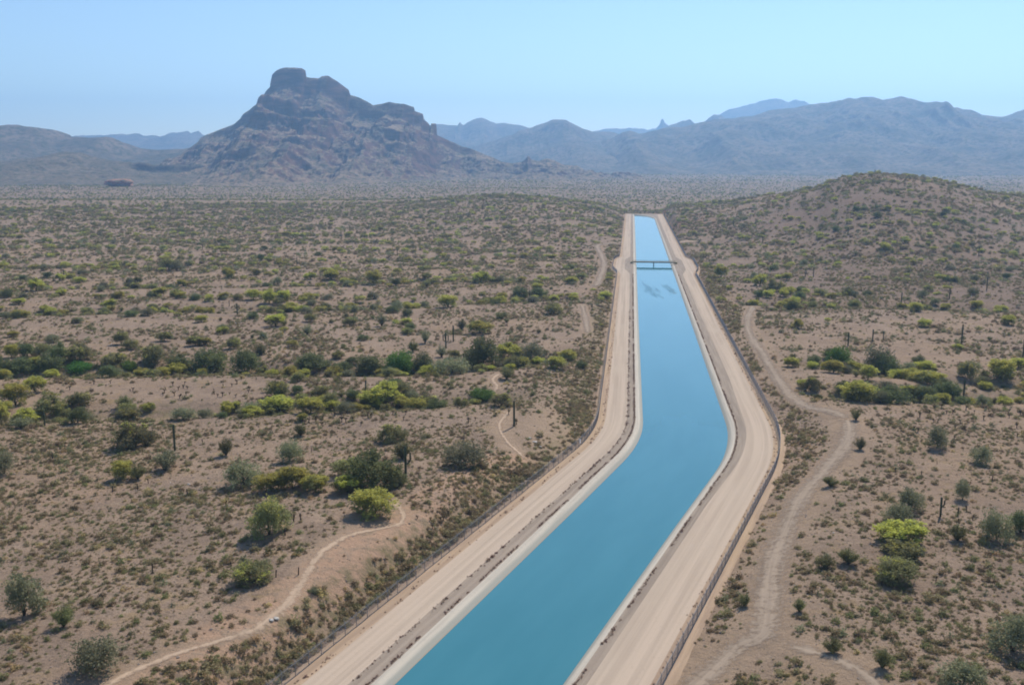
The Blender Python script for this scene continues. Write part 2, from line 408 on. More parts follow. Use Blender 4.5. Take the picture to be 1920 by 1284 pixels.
def water_mat():
    t = NT('canal water'); uv = t.coord('UV'); p = t.new('NewGeometry').outputs['Position']
    n = t.noise(t.mapping(uv, (0.10, 0.02, 1)), 1.0, 3)
    t.color(t.mix(t.ramp(n, 0.3, 0.7), (0.032, 0.168, 0.184), (0.043, 0.190, 0.207)))
    t.p.inputs['Roughness'].default_value = 0.04; t.p.inputs['IOR'].default_value = 1.72; t.p.inputs['Specular IOR Level'].default_value = 0.5
    w = t.noise(p, 0.9, 3, 0.6)
    # two cat's-paws where a breath of wind roughens the surface just this side of the bridge
    mask = None
    for (px, py, rx, ry) in ((1219, 543, 4.2, 36), (1258, 545, 3.6, 26)):
        cx, cy = flat(px, py, -1.0)
        mp = t.new('Mapping'); t.link(p, mp.inputs[0]); mp.inputs['Scale'].default_value = (1 / rx, 1 / ry, 0); mp.inputs['Location'].default_value = (-cx / rx, -cy / ry, 0)
        ln = t.new('VectorMath', operation='LENGTH'); t.link(mp.outputs[0], ln.inputs[0])
        v = t.ramp(t.math('ADD', ln.outputs['Value'], t.math('MULTIPLY', t.math('SUBTRACT', t.noise(t.mapping(p, (0.5, 0.05, 0)), 1.0, 3), 0.5), 3.4)), 1.1, 0.0)
        mask = v if mask is None else t.math('MAXIMUM', mask, v)
    b = t.new('Bump'); t.link(w, b.inputs['Height']); b.inputs['Distance'].default_value = 0.25
    t.link(t.math('ADD', t.math('MULTIPLY', mask, 1.0), t.math('ADD', 0.012, t.math('MULTIPLY', t.ramp(t.noise(t.mapping(uv, (0.16, 0.012, 1)), 1.0, 3), 0.45, 0.75), 0.03))), b.inputs['Strength']); t.link(b.outputs[0], t.p.inputs['Normal'])
    return t.m
M['water'] = water_mat()
M['steel'] = plain('galvanised steel', (0.20, 0.20, 0.205), (0.27, 0.265, 0.26), 2.0, 0.6); 
M['bridge'] = plain('weathered bridge steel', (0.10, 0.095, 0.08), (0.15, 0.13, 0.10), 1.0, 0.7)
M['deck'] = plain('bridge deck', (0.34, 0.27, 0.15), (0.42, 0.33, 0.19), 0.8)
M['white'] = plain('white paint', (0.72, 0.72, 0.70), (0.80, 0.80, 0.78), 1.0)
M['stone'] = plain('white stone', (0.42, 0.37, 0.31), (0.56, 0.50, 0.42), 3.0)
def path_mat(name, c1, c2):
    """bare track whose ragged edge lets the ground through (edge attribute: 1 in the middle, 0 at the rim)"""
    t = NT(name); p = t.new('NewGeometry').outputs['Position']; uv = t.coord('UV')
    f = t.noise(p, 0.9, 6, 0.7); st = t.noise(t.mapping(uv, (1.6, 0.04, 1)), 1.0, 4)
    c = t.mix(t.ramp(st, 0.35, 0.65), c1, c2); c = t.mix(t.math('MULTIPLY', t.ramp(f, 0.55, 0.75), 0.4), c, tuple(v * 0.7 for v in c2))
    t.color(c); t.bump(f, 0.5, 0.2); t.p.inputs['Roughness'].default_value = 1; t.p.inputs['Specular IOR Level'].default_value = 0.05
    a = t.ramp(t.math('ADD', t.attr('edge'), t.math('MULTIPLY', t.math('SUBTRACT', f, 0.5), 2.2)), 0.10, 1.0)
    tr = t.new('BsdfTransparent'); mx = t.new('MixShader'); t.link(a, mx.inputs[0]); t.link(tr.outputs[0], mx.inputs[1]); t.link(t.p.outputs[0], mx.inputs[2])
    t.link(mx.outputs[0], t.out.inputs['Surface']); return t.m
M['track'] = path_mat('dirt track', (0.40, 0.300, 0.212), (0.315, 0.236, 0.168))
M['trail'] = path_mat('sandy trail', (0.53, 0.375, 0.25), (0.43, 0.305, 0.205))
def mountain_mat(name, rock1, rock2, slope1, slope2, scale, lo=0.62, hi=0.86):
    t = NT(name); c = t.coord(); g = t.new('NewGeometry')
    z = t.new('SeparateXYZ'); t.link(g.outputs['True Normal'], z.inputs[0])
    n = t.noise(c, 0.011 * scale, 6, 0.65); n2 = t.noise(t.mapping(c, (1, 1, 6)), 0.010 * scale, 4, 0.6); sp = t.noise(c, 0.085 * scale, 3, 0.7)
    rock = t.mix(t.ramp(n2, 0.38, 0.62), rock1, rock2); rock = t.mix(t.math('MULTIPLY', t.ramp(n, 0.5, 0.7), 0.5), rock, tuple(v * 0.55 for v in rock1))
    sl = t.mix(t.ramp(n, 0.36, 0.64), slope1, slope2); sl = t.mix(t.math('MULTIPLY', t.ramp(sp, 0.48, 0.58), 0.85), sl, (0.075, 0.08, 0.04))
    fac = t.ramp(t.math('ADD', z.outputs['Z'], t.math('MULTIPLY', t.math('SUBTRACT', n, 0.5), 0.55)), lo, hi)
    t.color(t.mix(fac, rock, sl)); t.bump(t.math('ADD', n, t.math('MULTIPLY', sp, 0.3)), 0.6, 14 / scale); t.p.inputs['Roughness'].default_value = 1; t.p.inputs['Specular IOR Level'].default_value = 0.02
    return t.m
M['butte'] = mountain_mat('red butte rock', (0.165, 0.085, 0.06), (0.07, 0.043, 0.036), (0.35, 0.238, 0.15), (0.24, 0.168, 0.105), 1.0, 0.66, 0.88)
M['ledge'] = mountain_mat('dark ledge rock', (0.06, 0.038, 0.032), (0.035, 0.027, 0.025), (0.24, 0.178, 0.12), (0.165, 0.125, 0.082), 1.0, 0.72, 0.92)
M['hills'] = mountain_mat('far hill slopes', (0.12, 0.078, 0.06), (0.075, 0.055, 0.045), (0.25, 0.18, 0.125), (0.14, 0.11, 0.075), 0.5, 0.55, 0.85)
M['redrock'] = mountain_mat('red sandstone', (0.42, 0.20, 0.125), (0.28, 0.14, 0.09), (0.42, 0.23, 0.145), (0.30, 0.17, 0.11), 4.0)
# ================================================================== SETTING
# ------------------------------------------------------------------ terrain sheet
def bulge(s):
    return 3.2 * sstep(S_BR - 62, S_BR - 26, s) * (1 - sstep(S_BR + 22, S_BR + 48, s))
_H0 = H
def H(X, Y):
    X = np.asarray(X, float); Y = np.asarray(Y, float)
    h = _H0(X, Y)
    s, o = to_so(X, Y)
    b = bulge(s)
    return np.where((np.abs(o) < 24.5 + b) & (b > 0.2), np.minimum(h, -0.5), h)

TRAIL_L = [(150, 1330), (205, 1284), (262, 1253), (330, 1226), (400, 1205), (470, 1184), (510, 1157), (540, 1130), (566, 1092), (590, 1052), (622, 1022), (660, 1002), (705, 993), (742, 985), (757, 972), (750, 955), (736, 938)]
TRAIL_B = [(985, 862), (972, 848), (955, 833), (940, 812), (937, 796), (945, 782), (956, 772)]
TRACK_R = [(1255, 1330), (1330, 1262), (1385, 1210), (1428, 1190), (1440, 1130), (1445, 1075), (1462, 1020), (1485, 965), (1510, 920), (1545, 882), (1578, 845), (1592, 812), (1590, 785)]
TRACK_R2 = [(1592, 788), (1560, 772), (1520, 765), (1490, 748), (1462, 715), (1440, 680), (1425, 655), (1405, 625), (1402, 600), (1412, 574)]
TRACK_R3 = [(1460, 1210), (1540, 1226), (1620, 1262), (1690, 1330)]
SPUR_R = [(1262, 460), (1272, 456), (1290, 453.5), (1316, 453)]
SPUR_L = [(1172, 459), (1155, 457.5), (1136, 458), (1120, 462), (1128, 480), (1132, 500), (1122, 530), (1112, 538)]
TRACK_L2 = [(1092, 572), (1096, 590), (1100, 610), (1102, 625)]
WASH_TR = [(938, 700), (924, 712), (932, 725), (922, 742)]
far_road = [(235, 371), (330, 367), (470, 362.5), (600, 357), (760, 352), (900, 349)]

naz = np.concatenate([np.linspace(-82, -32, 50)[:-1], np.linspace(-32, 32, 560), np.linspace(32, 82, 50)[1:]])
nr = np.concatenate([np.geomspace(22, 100, 26)[:-1], np.geomspace(100, 1450, 640), np.geomspace(1450, 3400, 80)[1:], np.geomspace(3400, 11800, 32)[1:]])
A, R_ = np.meshgrid(np.radians(naz), nr)
TX = R_ * np.sin(A); TY = R_ * np.cos(A)
TZ = H(TX, TY)
me = grid_mesh('desert_ground', np.stack([TX, TY, TZ], -1))
gs, go = to_so(TX, TY)
gpx, gpy = pix(TX, np.maximum(TY, 5), TZ)
def band(pts, w):
    P = np.array(pts, float); q = np.array([ground(*p)[:2] for p in P]); return np.exp(-(seg_dist(TX, TY, list(map(tuple, q))) / w) ** 2)
nzz = fbm(TX / 9, TY / 9, 44, 4)
bare = np.maximum.reduce([band(TRAIL_L, 3.0), band(TRACK_R, 6.0), band(TRACK_R2, 4.5), band(TRACK_R3, 5), band(TRAIL_B, 3.5), band(SPUR_L, 4), band(SPUR_R, 5), band(TRACK_L2, 3), band(WASH_TR, 2.5)])
bare = np.clip(bare + 0.5 * nzz * (bare > 0.1), 0, 1)
# scraped flats beside the canal
def blob(px, py, rx, ry):
    cx, cy, _ = ground(px, py); return np.exp(-(((TX - cx) / rx) ** 2 + ((TY - cy) / ry) ** 2))
bare = np.maximum(bare, np.clip(1.15 * blob(1036, 808, 8.5, 26) + 0.6 * nzz * 0.5, 0, 1))
bare = np.maximum(bare, np.clip(0.8 * blob(1065, 650, 12, 8), 0, 1)); bare = np.maximum(bare, np.clip(0.7 * band([(560, 1120), (600, 1062), (640, 1030), (690, 1004)], 3.2) + 0.3 * nzz, 0, 1) * (TY < 190))
pink = np.clip(sstep(2.5, 6, -go - 22.6) * (1 - sstep(12, 17, -go - 22.6)) * (go < 0) * (gs < 190) * (gs > 20) + 0.5 * nzz, 0, 1) * (go < 0)
pink = np.maximum(pink * (TY < 215), 0.7 * blob(1430, 830, 9, 26))
green = np.zeros_like(TX)
for pts, k in ((WASH[0], 1.0), (WASH[1], 0.7), (WASH[2], 0.6), (WASH[5], 0.5), (WASH[6], 0.8), (WASH[7], 0.9)):
    green = np.maximum(green, k * np.exp(-(seg_dist(TX, TY, pts) / 6.0) ** 2))
dl = -go - 22.6
green = np.maximum(green, 0.55 * sstep(0.8, 2.5, dl) * (1 - sstep(6, 9, dl)) * (go < 0) * (TY < 800))
green = np.clip(green + 0.5 * nzz * (green > 0.1), 0, 1)
rocky = np.clip(0.8 * blob(1720, 450, 190, 330) * (TY > 420) + blob(1640, 372, 75, 60) + 0.9 * blob(1580, 352, 60, 40) + 0.8 * blob(1640, 520, 60, 70) + 0.5 * blob(1850, 540, 60, 60) + 0.7 * blob(1080, 652, 10, 7) + 0.7 * nzz * 0.5, 0, 1)
red = np.clip(np.maximum(blob(1245, 398, 40, 22) * 1.2, 0.8 * blob(1285, 420, 26, 70)) + 0.4 * nzz * (TY > 800), 0, 1) * (TY > 800)
farr = sstep(700, 1500, TY)
for nm, arr in (('bare', bare), ('pink', pink), ('green', green), ('rocky', rocky), ('red', red), ('far', farr), ('plain', sstep(1300, 1650, TY))):
    at = me.attributes.new(nm, 'FLOAT', 'POINT'); at.data.foreach_set('value', arr.reshape(-1).astype(np.float32))
tag(link('ground', me, mat=M['ground']), 'open desert floor of pale gravel and dry scrub around the canal', kind='structure')

# ------------------------------------------------------------------ canal strips
CS = np.concatenate([np.arange(0, 330, 2.5), np.arange(330, S_END - 90, 5.0), np.arange(S_END - 90, S_END + 14, 1.5)])
HWt = lambda s: np.interp(Y_AT(s), [0, 180, 250, 400, 2000], [10.3, 10.3, 10.8, 11.0, 11.0])
def cap(s, off, extra):
    """right-hand side boundaries curve across the end of the canal"""
    a = 78.0 + extra; s0 = S_END - 78.0; q = np.clip((s - s0) / a, 0, 1)
    wl_ = HWt(s); return np.where(s > s0, -wl_ + (off + wl_) * np.sqrt(np.clip(1 - q * q, 0, 1)), off)
Lw = -HWt(CS); Rw = cap(CS, HWt(CS), 0)
Llip = -HWt(CS) - 1.65; Rlip = cap(CS, HWt(CS) + 1.45, 1.9); Ltop = -HWt(CS) - 1.05; Rtop = cap(CS, HWt(CS) + 0.9, 1.2)
bl = bulge(CS)
LrI = -14.7 - bl; LrO = -20.1 - bl * 1.05; Lf = -22.0 - bl * 1.05
RrI = np.interp(Y_AT(CS), [0, 190, 235, 300, 420, 2000], [13.4, 13.4, 14.7, 15.9, 15.4, 15.3]) + bl
RrO = np.interp(Y_AT(CS), [0, 2000], [20.9, 21.2]) + bl * 1.1; Rf = RrO + 1.5
cx_, cy_, nx_, ny_ = cl_at(CS)
def strip(name, offs, zs, mat, label, mask=None, sub=1, rough=0.0, parent=None, smooth=True):
    offs = [np.broadcast_to(o, CS.shape) for o in offs]
    O = []; Z = []
    for i in range(len(offs) - 1):
        for k in range(sub):
            f = k / sub; O.append(offs[i] * (1 - f) + offs[i + 1] * f); Z.append(np.full(CS.shape, zs[i] * (1 - f) + zs[i + 1] * f))
    O.append(offs[-1]); Z.append(np.full(CS.shape, float(zs[-1])))
    O = np.stack(O, 1); Z = np.stack(Z, 1)
    X = cx_[:, None] + nx_[:, None] * O; Y = cy_[:, None] + ny_[:, None] * O
    if rough: 
        e = np.ones(O.shape[1]); e[0] = e[-1] = 0
        Z = Z + rough * fbm(X / 1.6, Y / 2.6, 61, 3) * e
    uv = np.stack([O, np.broadcast_to(CS[:, None], O.shape)], -1)
    P = np.stack([X, Y, Z], -1)
    if mask is not None: P = P[mask]; uv = uv[mask]
    o = link(name, grid_mesh(name, P, uv, smooth), parent, mat)
    if parent is None: tag(o, label, kind='structure')
    return o
strip('water', [Lw - 0.6, Rw + 0.6], [-1.0, -1.0], M['water'], 'calm blue-green water filling the long canal', CS <= S_END + 0.5, sub=6)
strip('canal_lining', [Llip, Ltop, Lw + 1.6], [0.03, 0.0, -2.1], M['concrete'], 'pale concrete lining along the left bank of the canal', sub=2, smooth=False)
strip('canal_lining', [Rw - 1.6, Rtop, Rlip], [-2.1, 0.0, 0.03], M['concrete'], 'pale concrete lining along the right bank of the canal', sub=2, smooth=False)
strip('gravel_verge', [LrI, Llip], [0.04, 0.03], M['verge'], 'dark gravel verge between left road and canal lining', sub=5, rough=0.12)
strip('gravel_verge', [Rlip, RrI], [0.03, 0.04], M['verge'], 'wide dark gravel verge between right road and canal lining', sub=6, rough=0.12)
strip('canal_road', [LrO, LrI], [0.05, 0.04], M['road'], 'pale graded dirt service road along the left bank', sub=5)
strip('canal_road', [RrI, RrO], [0.04, 0.05], M['road'], 'pale graded dirt service road along the right bank', sub=5)
strip('road_shoulder', [Lf - 2.6, Lf - 0.4, LrO], [-0.7, 0.03, 0.05], M['berm'], 'sandy shoulder between left road and chain link fence', sub=4, rough=0.10)
strip('road_shoulder', [RrO, Rf + 0.4, Rf + 2.8], [0.05, 0.03, -0.7], M['berm'], 'sandy shoulder between right road and chain link fence', sub=4, rough=0.10)
# the road that crosses behind the end of the canal
sx, sy, snx, sny = cl_at(S_END + 8.0)
q = np.linspace(-21, 21, 24); uu = np.array([-3.2, -1, 1, 3.2])
dxy = np.array([sny, -snx]) * -1
P = np.zeros((len(uu), len(q), 3))
for i, u in enumerate(uu):
    P[i, :, 0] = sx + snx * q + (-sny) * u; P[i, :, 1] = sy + sny * q + snx * u; P[i, :, 2] = 0.10
tag(link('canal_road', grid_mesh('end_road', P[:, ::-1], np.stack(np.broadcast_arrays(uu[:, None] + 0 * q, q[None] + 0 * uu[:, None]), -1)[:, ::-1]), mat=M['road']), 'narrow dirt road crossing behind the far end of the canal', kind='structure')

# ------------------------------------------------------------------ dirt tracks draped over the ground
def drape(name, pxs, width, mat, label, step=1.2, lift=0.06, world=False):
    W_ = np.array([ground(*p)[:2] for p in pxs]) if not world else np.array(pxs)
    L = smooth_line(W_, step); d = np.gradient(L, axis=0); d /= np.linalg.norm(d, axis=1)[:, None] + 1e-9
    n = np.stack([d[:, 1], -d[:, 0]], 1); s = np.concatenate([[0], np.cumsum(np.hypot(*np.diff(L, axis=0).T))])
    k = np.array([-1.0, -0.75, -0.4, 0, 0.4, 0.75, 1.0]); wv = width * (1 + 0.35 * fbm(s / 9, s * 0 + 3.3, 71, 3))
    X = L[:, 0, None] + n[:, 0, None] * k * wv[:, None]; Y = L[:, 1, None] + n[:, 1, None] * k * wv[:, None]
    # follow the facets of the ground sheet: height of the sheet's own grid
    ia = np.interp(np.degrees(np.arctan2(X, Y)), naz, np.arange(len(naz))); ir = np.interp(np.hypot(X, Y), nr, np.arange(len(nr)))
    a0 = np.clip(ia.astype(int), 0, len(naz) - 2); r0 = np.clip(ir.astype(int), 0, len(nr) - 2); fa = ia - a0; fr = ir - r0
    Z = (TZ[r0, a0] * (1 - fa) + TZ[r0, a0 + 1] * fa) * (1 - fr) + (TZ[r0 + 1, a0] * (1 - fa) + TZ[r0 + 1, a0 + 1] * fa) * fr + lift
    P = np.stack([X, Y, Z], -1); uv = np.stack([np.broadcast_to(k * width, X.shape), np.broadcast_to(s[:, None], X.shape)], -1)
    me = grid_mesh(name, P, uv); e = np.broadcast_to(1 - np.abs(k), X.shape).copy(); e[:4] *= np.linspace(0, 1, 4)[:, None]; e[-4:] *= np.linspace(1, 0, 4)[:, None]
    at = me.attributes.new('edge', 'FLOAT', 'POINT'); at.data.foreach_set('value', e.reshape(-1).astype(np.float32))
    return tag(link(name, me, mat=mat), label, kind='structure')
drape('path', TRAIL_L, 1.15, M['trail'], 'sandy trail curving along the top of the left bank', 0.8)
drape('path', TRAIL_B, 0.9, M['trail'], 'short sandy trail bending past the tall cactus pole', 0.8)
drape('path', TRACK_R, 3.6, M['track'], 'wide dirt track climbing beside the right fence', 1.0)
drape('path', TRACK_R2, 2.8, M['track'], 'dirt track running back along the right fence to the wash', 1.5)
drape('path', TRACK_R3, 1.9, M['track'], 'faint dirt track branching off at lower right', 1.0)
drape('path', SPUR_R, 5.5, M['trail'], 'short sandy spur leaving the right road beyond the bridge', 1.5, 0.35)
drape('path', SPUR_L, 3.4, M['track'], 'dirt spur leaving the left road beyond the bridge', 2.0, 0.3)
drape('path', TRACK_L2, 2.0, M['track'], 'straight bare track outside the left fence', 1.5, 0.1)
drape('path', WASH_TR, 1.4, M['trail'], 'sandy footpath crossing the left green wash', 1.0, 0.1)
drape('road', far_road, 9.0, M['track'], 'thin pale road across the far plain below the butte', 15.0, 1.5)

# ------------------------------------------------------------------ mountains
def mountain(name, label, sil, Y0, front, mat, seed, cols=400, rows=110, base=-8.0, back=None, wig=200, amp=0.30, L=420.0, cliff=0.0, pw=1.35, terr=0.0, step=34.0, jag=0.8, cpx=None):
    sil = np.array(sil, float); back = back or front * 0.6
    px = np.linspace(sil[0, 0], sil[-1, 0], cols); py = np.interp(px, sil[:, 0], sil[:, 1])
    py = py + jag * fbm(px / 16, px * 0 + seed, seed, 4)
    Yr = Y0 + wig * fbm(px / 150, px * 0 + 2.2, seed + 3, 3)
    zc = zrow(py, Yr); X = ucol(px, py, Yr)
    t = np.concatenate([-np.linspace(1, 0, rows) ** 1.6, np.linspace(0, 1, 16)[1:] ** 1.3])
    dY = np.where(t < 0, t * front, t * back)
    XX = np.broadcast_to(X, (len(t), cols)); YY = Yr[None] + dY[:, None]
    # away from the crest the outline of the crest softens sideways
    sig = [0, 2, 5, 11, 22, 44]; ks = []
    for sg_ in sig:
        if sg_ == 0: ks.append(zc); continue
        r_ = int(sg_ * 3); w_ = np.exp(-0.5 * (np.arange(-r_, r_ + 1) / sg_) ** 2); w_ /= w_.sum(); ks.append(np.convolve(np.pad(zc, r_, mode='edge'), w_, mode='valid'))
    ks = np.stack(ks); f_ = np.clip(np.abs(t) * 9.0, 0, len(sig) - 1.001); i_ = f_.astype(int); f_ = (f_ - i_)[:, None]
    ZC = ks[i_] * (1 - f_) + ks[i_ + 1] * f_
    Hh = np.maximum(ZC - base, 1.0)
    wid = (0.30 + 0.70 * np.clip(Hh / Hh.max(), 0, 1)) * (1 + 0.25 * fbm(XX / (L * 1.2), XX * 0 + 7, seed + 9, 2))
    q = np.clip(np.abs(t)[:, None] / wid, 0, 1)
    fr = (1 - q) ** pw
    cm = 1.0 if cpx is None else (sstep(cpx[0] - 25, cpx[0] + 15, px) * (1 - sstep(cpx[1] - 15, cpx[1] + 25, px)))[None]
    if cliff: fr = fr * (1 - cliff * cm * sstep(0.0, 0.07, q) * (1 - 0.6 * q))
    env = np.clip(q * 5.0, 0, 1) * (1 - q) ** 0.6
    sp = (ridged(XX / L, YY / (L * 1.7), seed + 20, 5) - 0.62)
    z = base + Hh * fr + Hh.max() * amp * (0.35 + 0.65 * Hh / Hh.max()) * sp * env * (t < 0)[:, None]
    z = z + (24 if terr else 9) * fbm(XX / 48, YY / 48, seed + 31, 4) * env * (cliff > 0)
    if terr:
        zz = z + 0.10 * XX + 16 * fbm(XX / 150, YY / 150, seed + 40, 3); k = np.floor(zz / step); f = zz / step - k
        st = (k + sstep(0.52, 0.92, f)) * step - 0.10 * XX - 16 * fbm(XX / 150, YY / 150, seed + 40, 3)
        wgt = terr * sstep(0.22, 0.5, (z - base) / Hh.max() + 0.12 * fbm(XX / 200, YY / 200, seed + 50, 3)) * env * (0.55 + 0.45 * np.sign(fbm(XX / 130, YY / 130, seed + 60, 2)))
        z = z * (1 - wgt) + st * wgt
    z = np.where((q >= 1), np.minimum(z, base - 4), z); z[0] = base - 25; z[-1] = base - 25
    z[rows - 1] = zc
    me = grid_mesh(name, np.stack([XX, YY, z], -1), smooth=False if terr else True)
    return tag(link('mountain', me, mat=mat), label, kind='structure')
BUTTE = [(330, 300), (352, 280), (372, 266), (377, 258), (390, 252), (402, 247), (420, 240), (440, 232), (450, 224), (456, 214), (470, 204), (482, 194), (492, 182), (500, 170), (507, 162), (509, 150), (510, 140), (516, 134), (524, 130), (534, 127.5), (550, 127), (566, 128), (573, 132), (574.5, 144), (583, 146), (597, 147.5), (604, 143), (616, 142), (628, 150), (642, 160), (654, 168), (657, 178), (672, 183), (688, 190), (700, 198), (712, 196), (730, 191.5), (742, 194), (760, 196), (776, 201), (778, 209), (788, 212), (793, 214), (795, 224), (805, 233), (807, 240), (808, 232), (818, 232.5), (819.5, 254), (834, 261), (852, 268), (866, 275), (884, 280), (904, 288), (922, 295), (940, 303), (960, 307), (978, 305), (985, 299), (990, 291), (996, 299), (1008, 303), (1026, 298), (1040, 301), (1055, 309), (1082, 311), (1100, 321), (1118, 329), (1140, 332), (1165, 336), (1190, 342)]
mountain('butte', 'dark red rocky butte with a flat summit block rising left of the canal', BUTTE, 3800, 1500, M['butte'], 5, cols=820, rows=260, wig=90, amp=0.44, L=190, cliff=0.13, pw=1.75, terr=0.95, step=62, jag=1.2)
mountain('left_hill', 'low rounded brown hill at the left edge below the skyline', [(-700, 260), (-300, 240), (-100, 240), (0, 235), (30, 234.5), (62, 238), (100, 244), (130, 252), (134, 256), (165, 258), (200, 256.5), (212, 259), (232, 268), (262, 278), (300, 282), (345, 280), (372, 274), (395, 268), (430, 275), (500, 300)], 4400, 1300, M['hills'], 12, cols=460, rows=140, wig=120, amp=0.34, L=230, pw=1.5, jag=1.3)
mountain('ledge_hill', 'low hill with a dark rock ledge at the foot of the butte', [(-700, 320), (-300, 306), (0, 303), (60, 296), (100, 288), (125, 284), (150, 287), (200, 300), (250, 306), (262, 304), (290, 309), (330, 309), (362, 311), (372, 309), (400, 314), (425, 320), (440, 321), (470, 330), (500, 336), (530, 344), (570, 350)], 3250, 950, M['ledge'], 18, cols=460, rows=140, wig=60, amp=0.2, L=120, cliff=0.45, pw=1.5, jag=1.4, cpx=(255, 530))
mountain('left_blue', 'jagged blue range far behind the saddle left of the butte', [(90, 275), (140, 255), (200, 254), (232, 252), (262, 251), (268, 254), (280, 254), (300, 256), (318, 251), (340, 247), (352, 246), (358, 250), (368, 247), (372, 246), (380, 253), (420, 262), (480, 270)], 9400, 2200, M['hills'], 23, cols=240, rows=60, amp=0.45, L=500, jag=2.0)
mountain('main_right', 'broad bluish mountain range filling the right background', [(1000, 330), (1040, 312), (1075, 292), (1110, 274), (1140, 262), (1165, 250), (1180, 246), (1200, 251), (1240, 241), (1290, 237), (1330, 226), (1370, 222), (1412, 218), (1450, 206), (1500, 200), (1540, 193), (1568, 191), (1590, 183), (1605, 185), (1635, 182), (1655, 186), (1675, 184), (1690, 181), (1704, 186), (1725, 196), (1745, 207), (1768, 207), (1780, 203), (1796, 202), (1812, 210), (1820, 217), (1850, 216), (1868, 222), (1890, 217), (1906, 210), (1930, 203), (2000, 215), (2100, 200), (2300, 230), (2600, 260)], 6200, 2900, M['hills'], 31, cols=620, rows=150, wig=350, amp=0.62, L=430, pw=1.6, jag=2.2)
mountain('mid_a', 'hazy blue ridge with a notched knob right of the butte', [(740, 262), (790, 238), (820, 233), (858, 236), (862, 229), (868, 235), (876, 230), (888, 224), (905, 220.5), (918, 226), (930, 231), (960, 233), (985, 238), (1010, 246), (1060, 262), (1120, 290)], 8700, 2400, M['hills'], 37, cols=300, rows=80, amp=0.5, L=480, jag=2.2)
mountain('mid_b', 'blue-grey hill in front of the notched ridge beyond the canal end', [(840, 300), (880, 278), (930, 262), (960, 252), (990, 240), (1008, 236), (1022, 231), (1036, 224.5), (1062, 226), (1070, 231), (1090, 240), (1110, 247), (1135, 246), (1152, 248), (1180, 260), (1230, 282), (1270, 300)], 7000, 2400, M['hills'], 41, cols=340, rows=90, amp=0.55, L=400, jag=2.2)
mountain('mid_c', 'small blue crags showing between the broad range and the pale peak', [(1190, 262), (1215, 249), (1235, 243), (1252, 236), (1266, 232), (1280, 227), (1294, 224), (1300, 231), (1306, 238), (1318, 231), (1330, 220), (1340, 215), (1353, 216), (1362, 222), (1378, 231), (1400, 226), (1430, 220), (1480, 222), (1560, 235)], 8200, 1900, M['hills'], 47, cols=280, rows=60, amp=0.45, L=420, jag=2.2)
mountain('pale', 'pale blue peak on the farthest skyline right of centre', [(1060, 262), (1100, 248), (1125, 244), (1150, 240), (1190, 241), (1215, 243), (1230, 240), (1237, 233), (1239, 225), (1243, 224), (1247, 232), (1256, 238), (1300, 236), (1330, 226), (1348, 215), (1366, 205), (1400, 198), (1420, 193), (1440, 187), (1457, 184), (1470, 190), (1478, 193), (1490, 188), (1508, 189), (1516, 196), (1545, 203), (1600, 218), (1700, 245)], 11000, 1800, M['hills'], 53, cols=340, rows=60, amp=0.4, L=600, jag=2.4)
# red sandstone outcrop on the plain
def outcrop():
    rng = np.random.default_rng(4)
    import bmesh
    bm = bmesh.new(); bmesh.ops.create_icosphere(bm, subdivisions=4, radius=1.0)
    for v in bm.verts:
        c = np.array(v.co)
        n = 0.38 * float(fbm(np.array(c[0] * 2.1 + c[2]), np.array(c[1] * 2.1 - c[2] * 2), 81, 4))
        zz = c[2] + 0.25 * math.copysign(min(1, abs(c[2] * 2)) ** 0.5, c[2]) * 0.4
        v.co = (c[0] * (1 + n) + 0.06 * math.sin(c[2] * 9), c[1] * (1 + n), zz * (1 + 0.5 * n))
    me = bpy.data.meshes.new('red_outcrop'); bm.to_mesh(me); bm.free(); return me
Y = 2380.0; v_ = 346
o = link('rock_outcrop', outcrop(), mat=M['redrock']); xx = float(ucol(224, v_, Y)); o.location = (xx, Y, float(zrow(343.5, Y))); o.scale = (31, 26, 9)
tag(o, 'squat orange-red sandstone outcrop on the plain left of the butte', 'rock')

# ------------------------------------------------------------------ haze
hz = NT('desert haze'); hz.n.remove(hz.p)
pv = hz.new('VolumePrincipled'); pv.inputs['Color'].default_value = (0.38, 0.66, 1.0, 1); pv.inputs['Absorption Color'].default_value = (0, 0, 0, 1)
pv.inputs['Density'].default_value = 1.12e-4; pv.inputs['Anisotropy'].default_value = 0.45
hz.link(pv.outputs[0], hz.out.inputs['Volume'])
hb = MB().box((0, 4700, 360), (24000, 15600, 800)).mesh('haze')
tag(link('haze', hb, mat=hz.m), 'thin blue desert haze that fades the far mountains', kind='stuff')
#@@OBJECTS

def gattr(arr, X, Y):
    ia = np.clip(np.rint(np.interp(np.degrees(np.arctan2(X, Y)), naz, np.arange(len(naz)))).astype(int), 0, len(naz) - 1)
    ir = np.clip(np.rint(np.interp(np.hypot(X, Y), nr, np.arange(len(nr)))).astype(int), 0, len(nr) - 1)
    return arr[ir, ia]
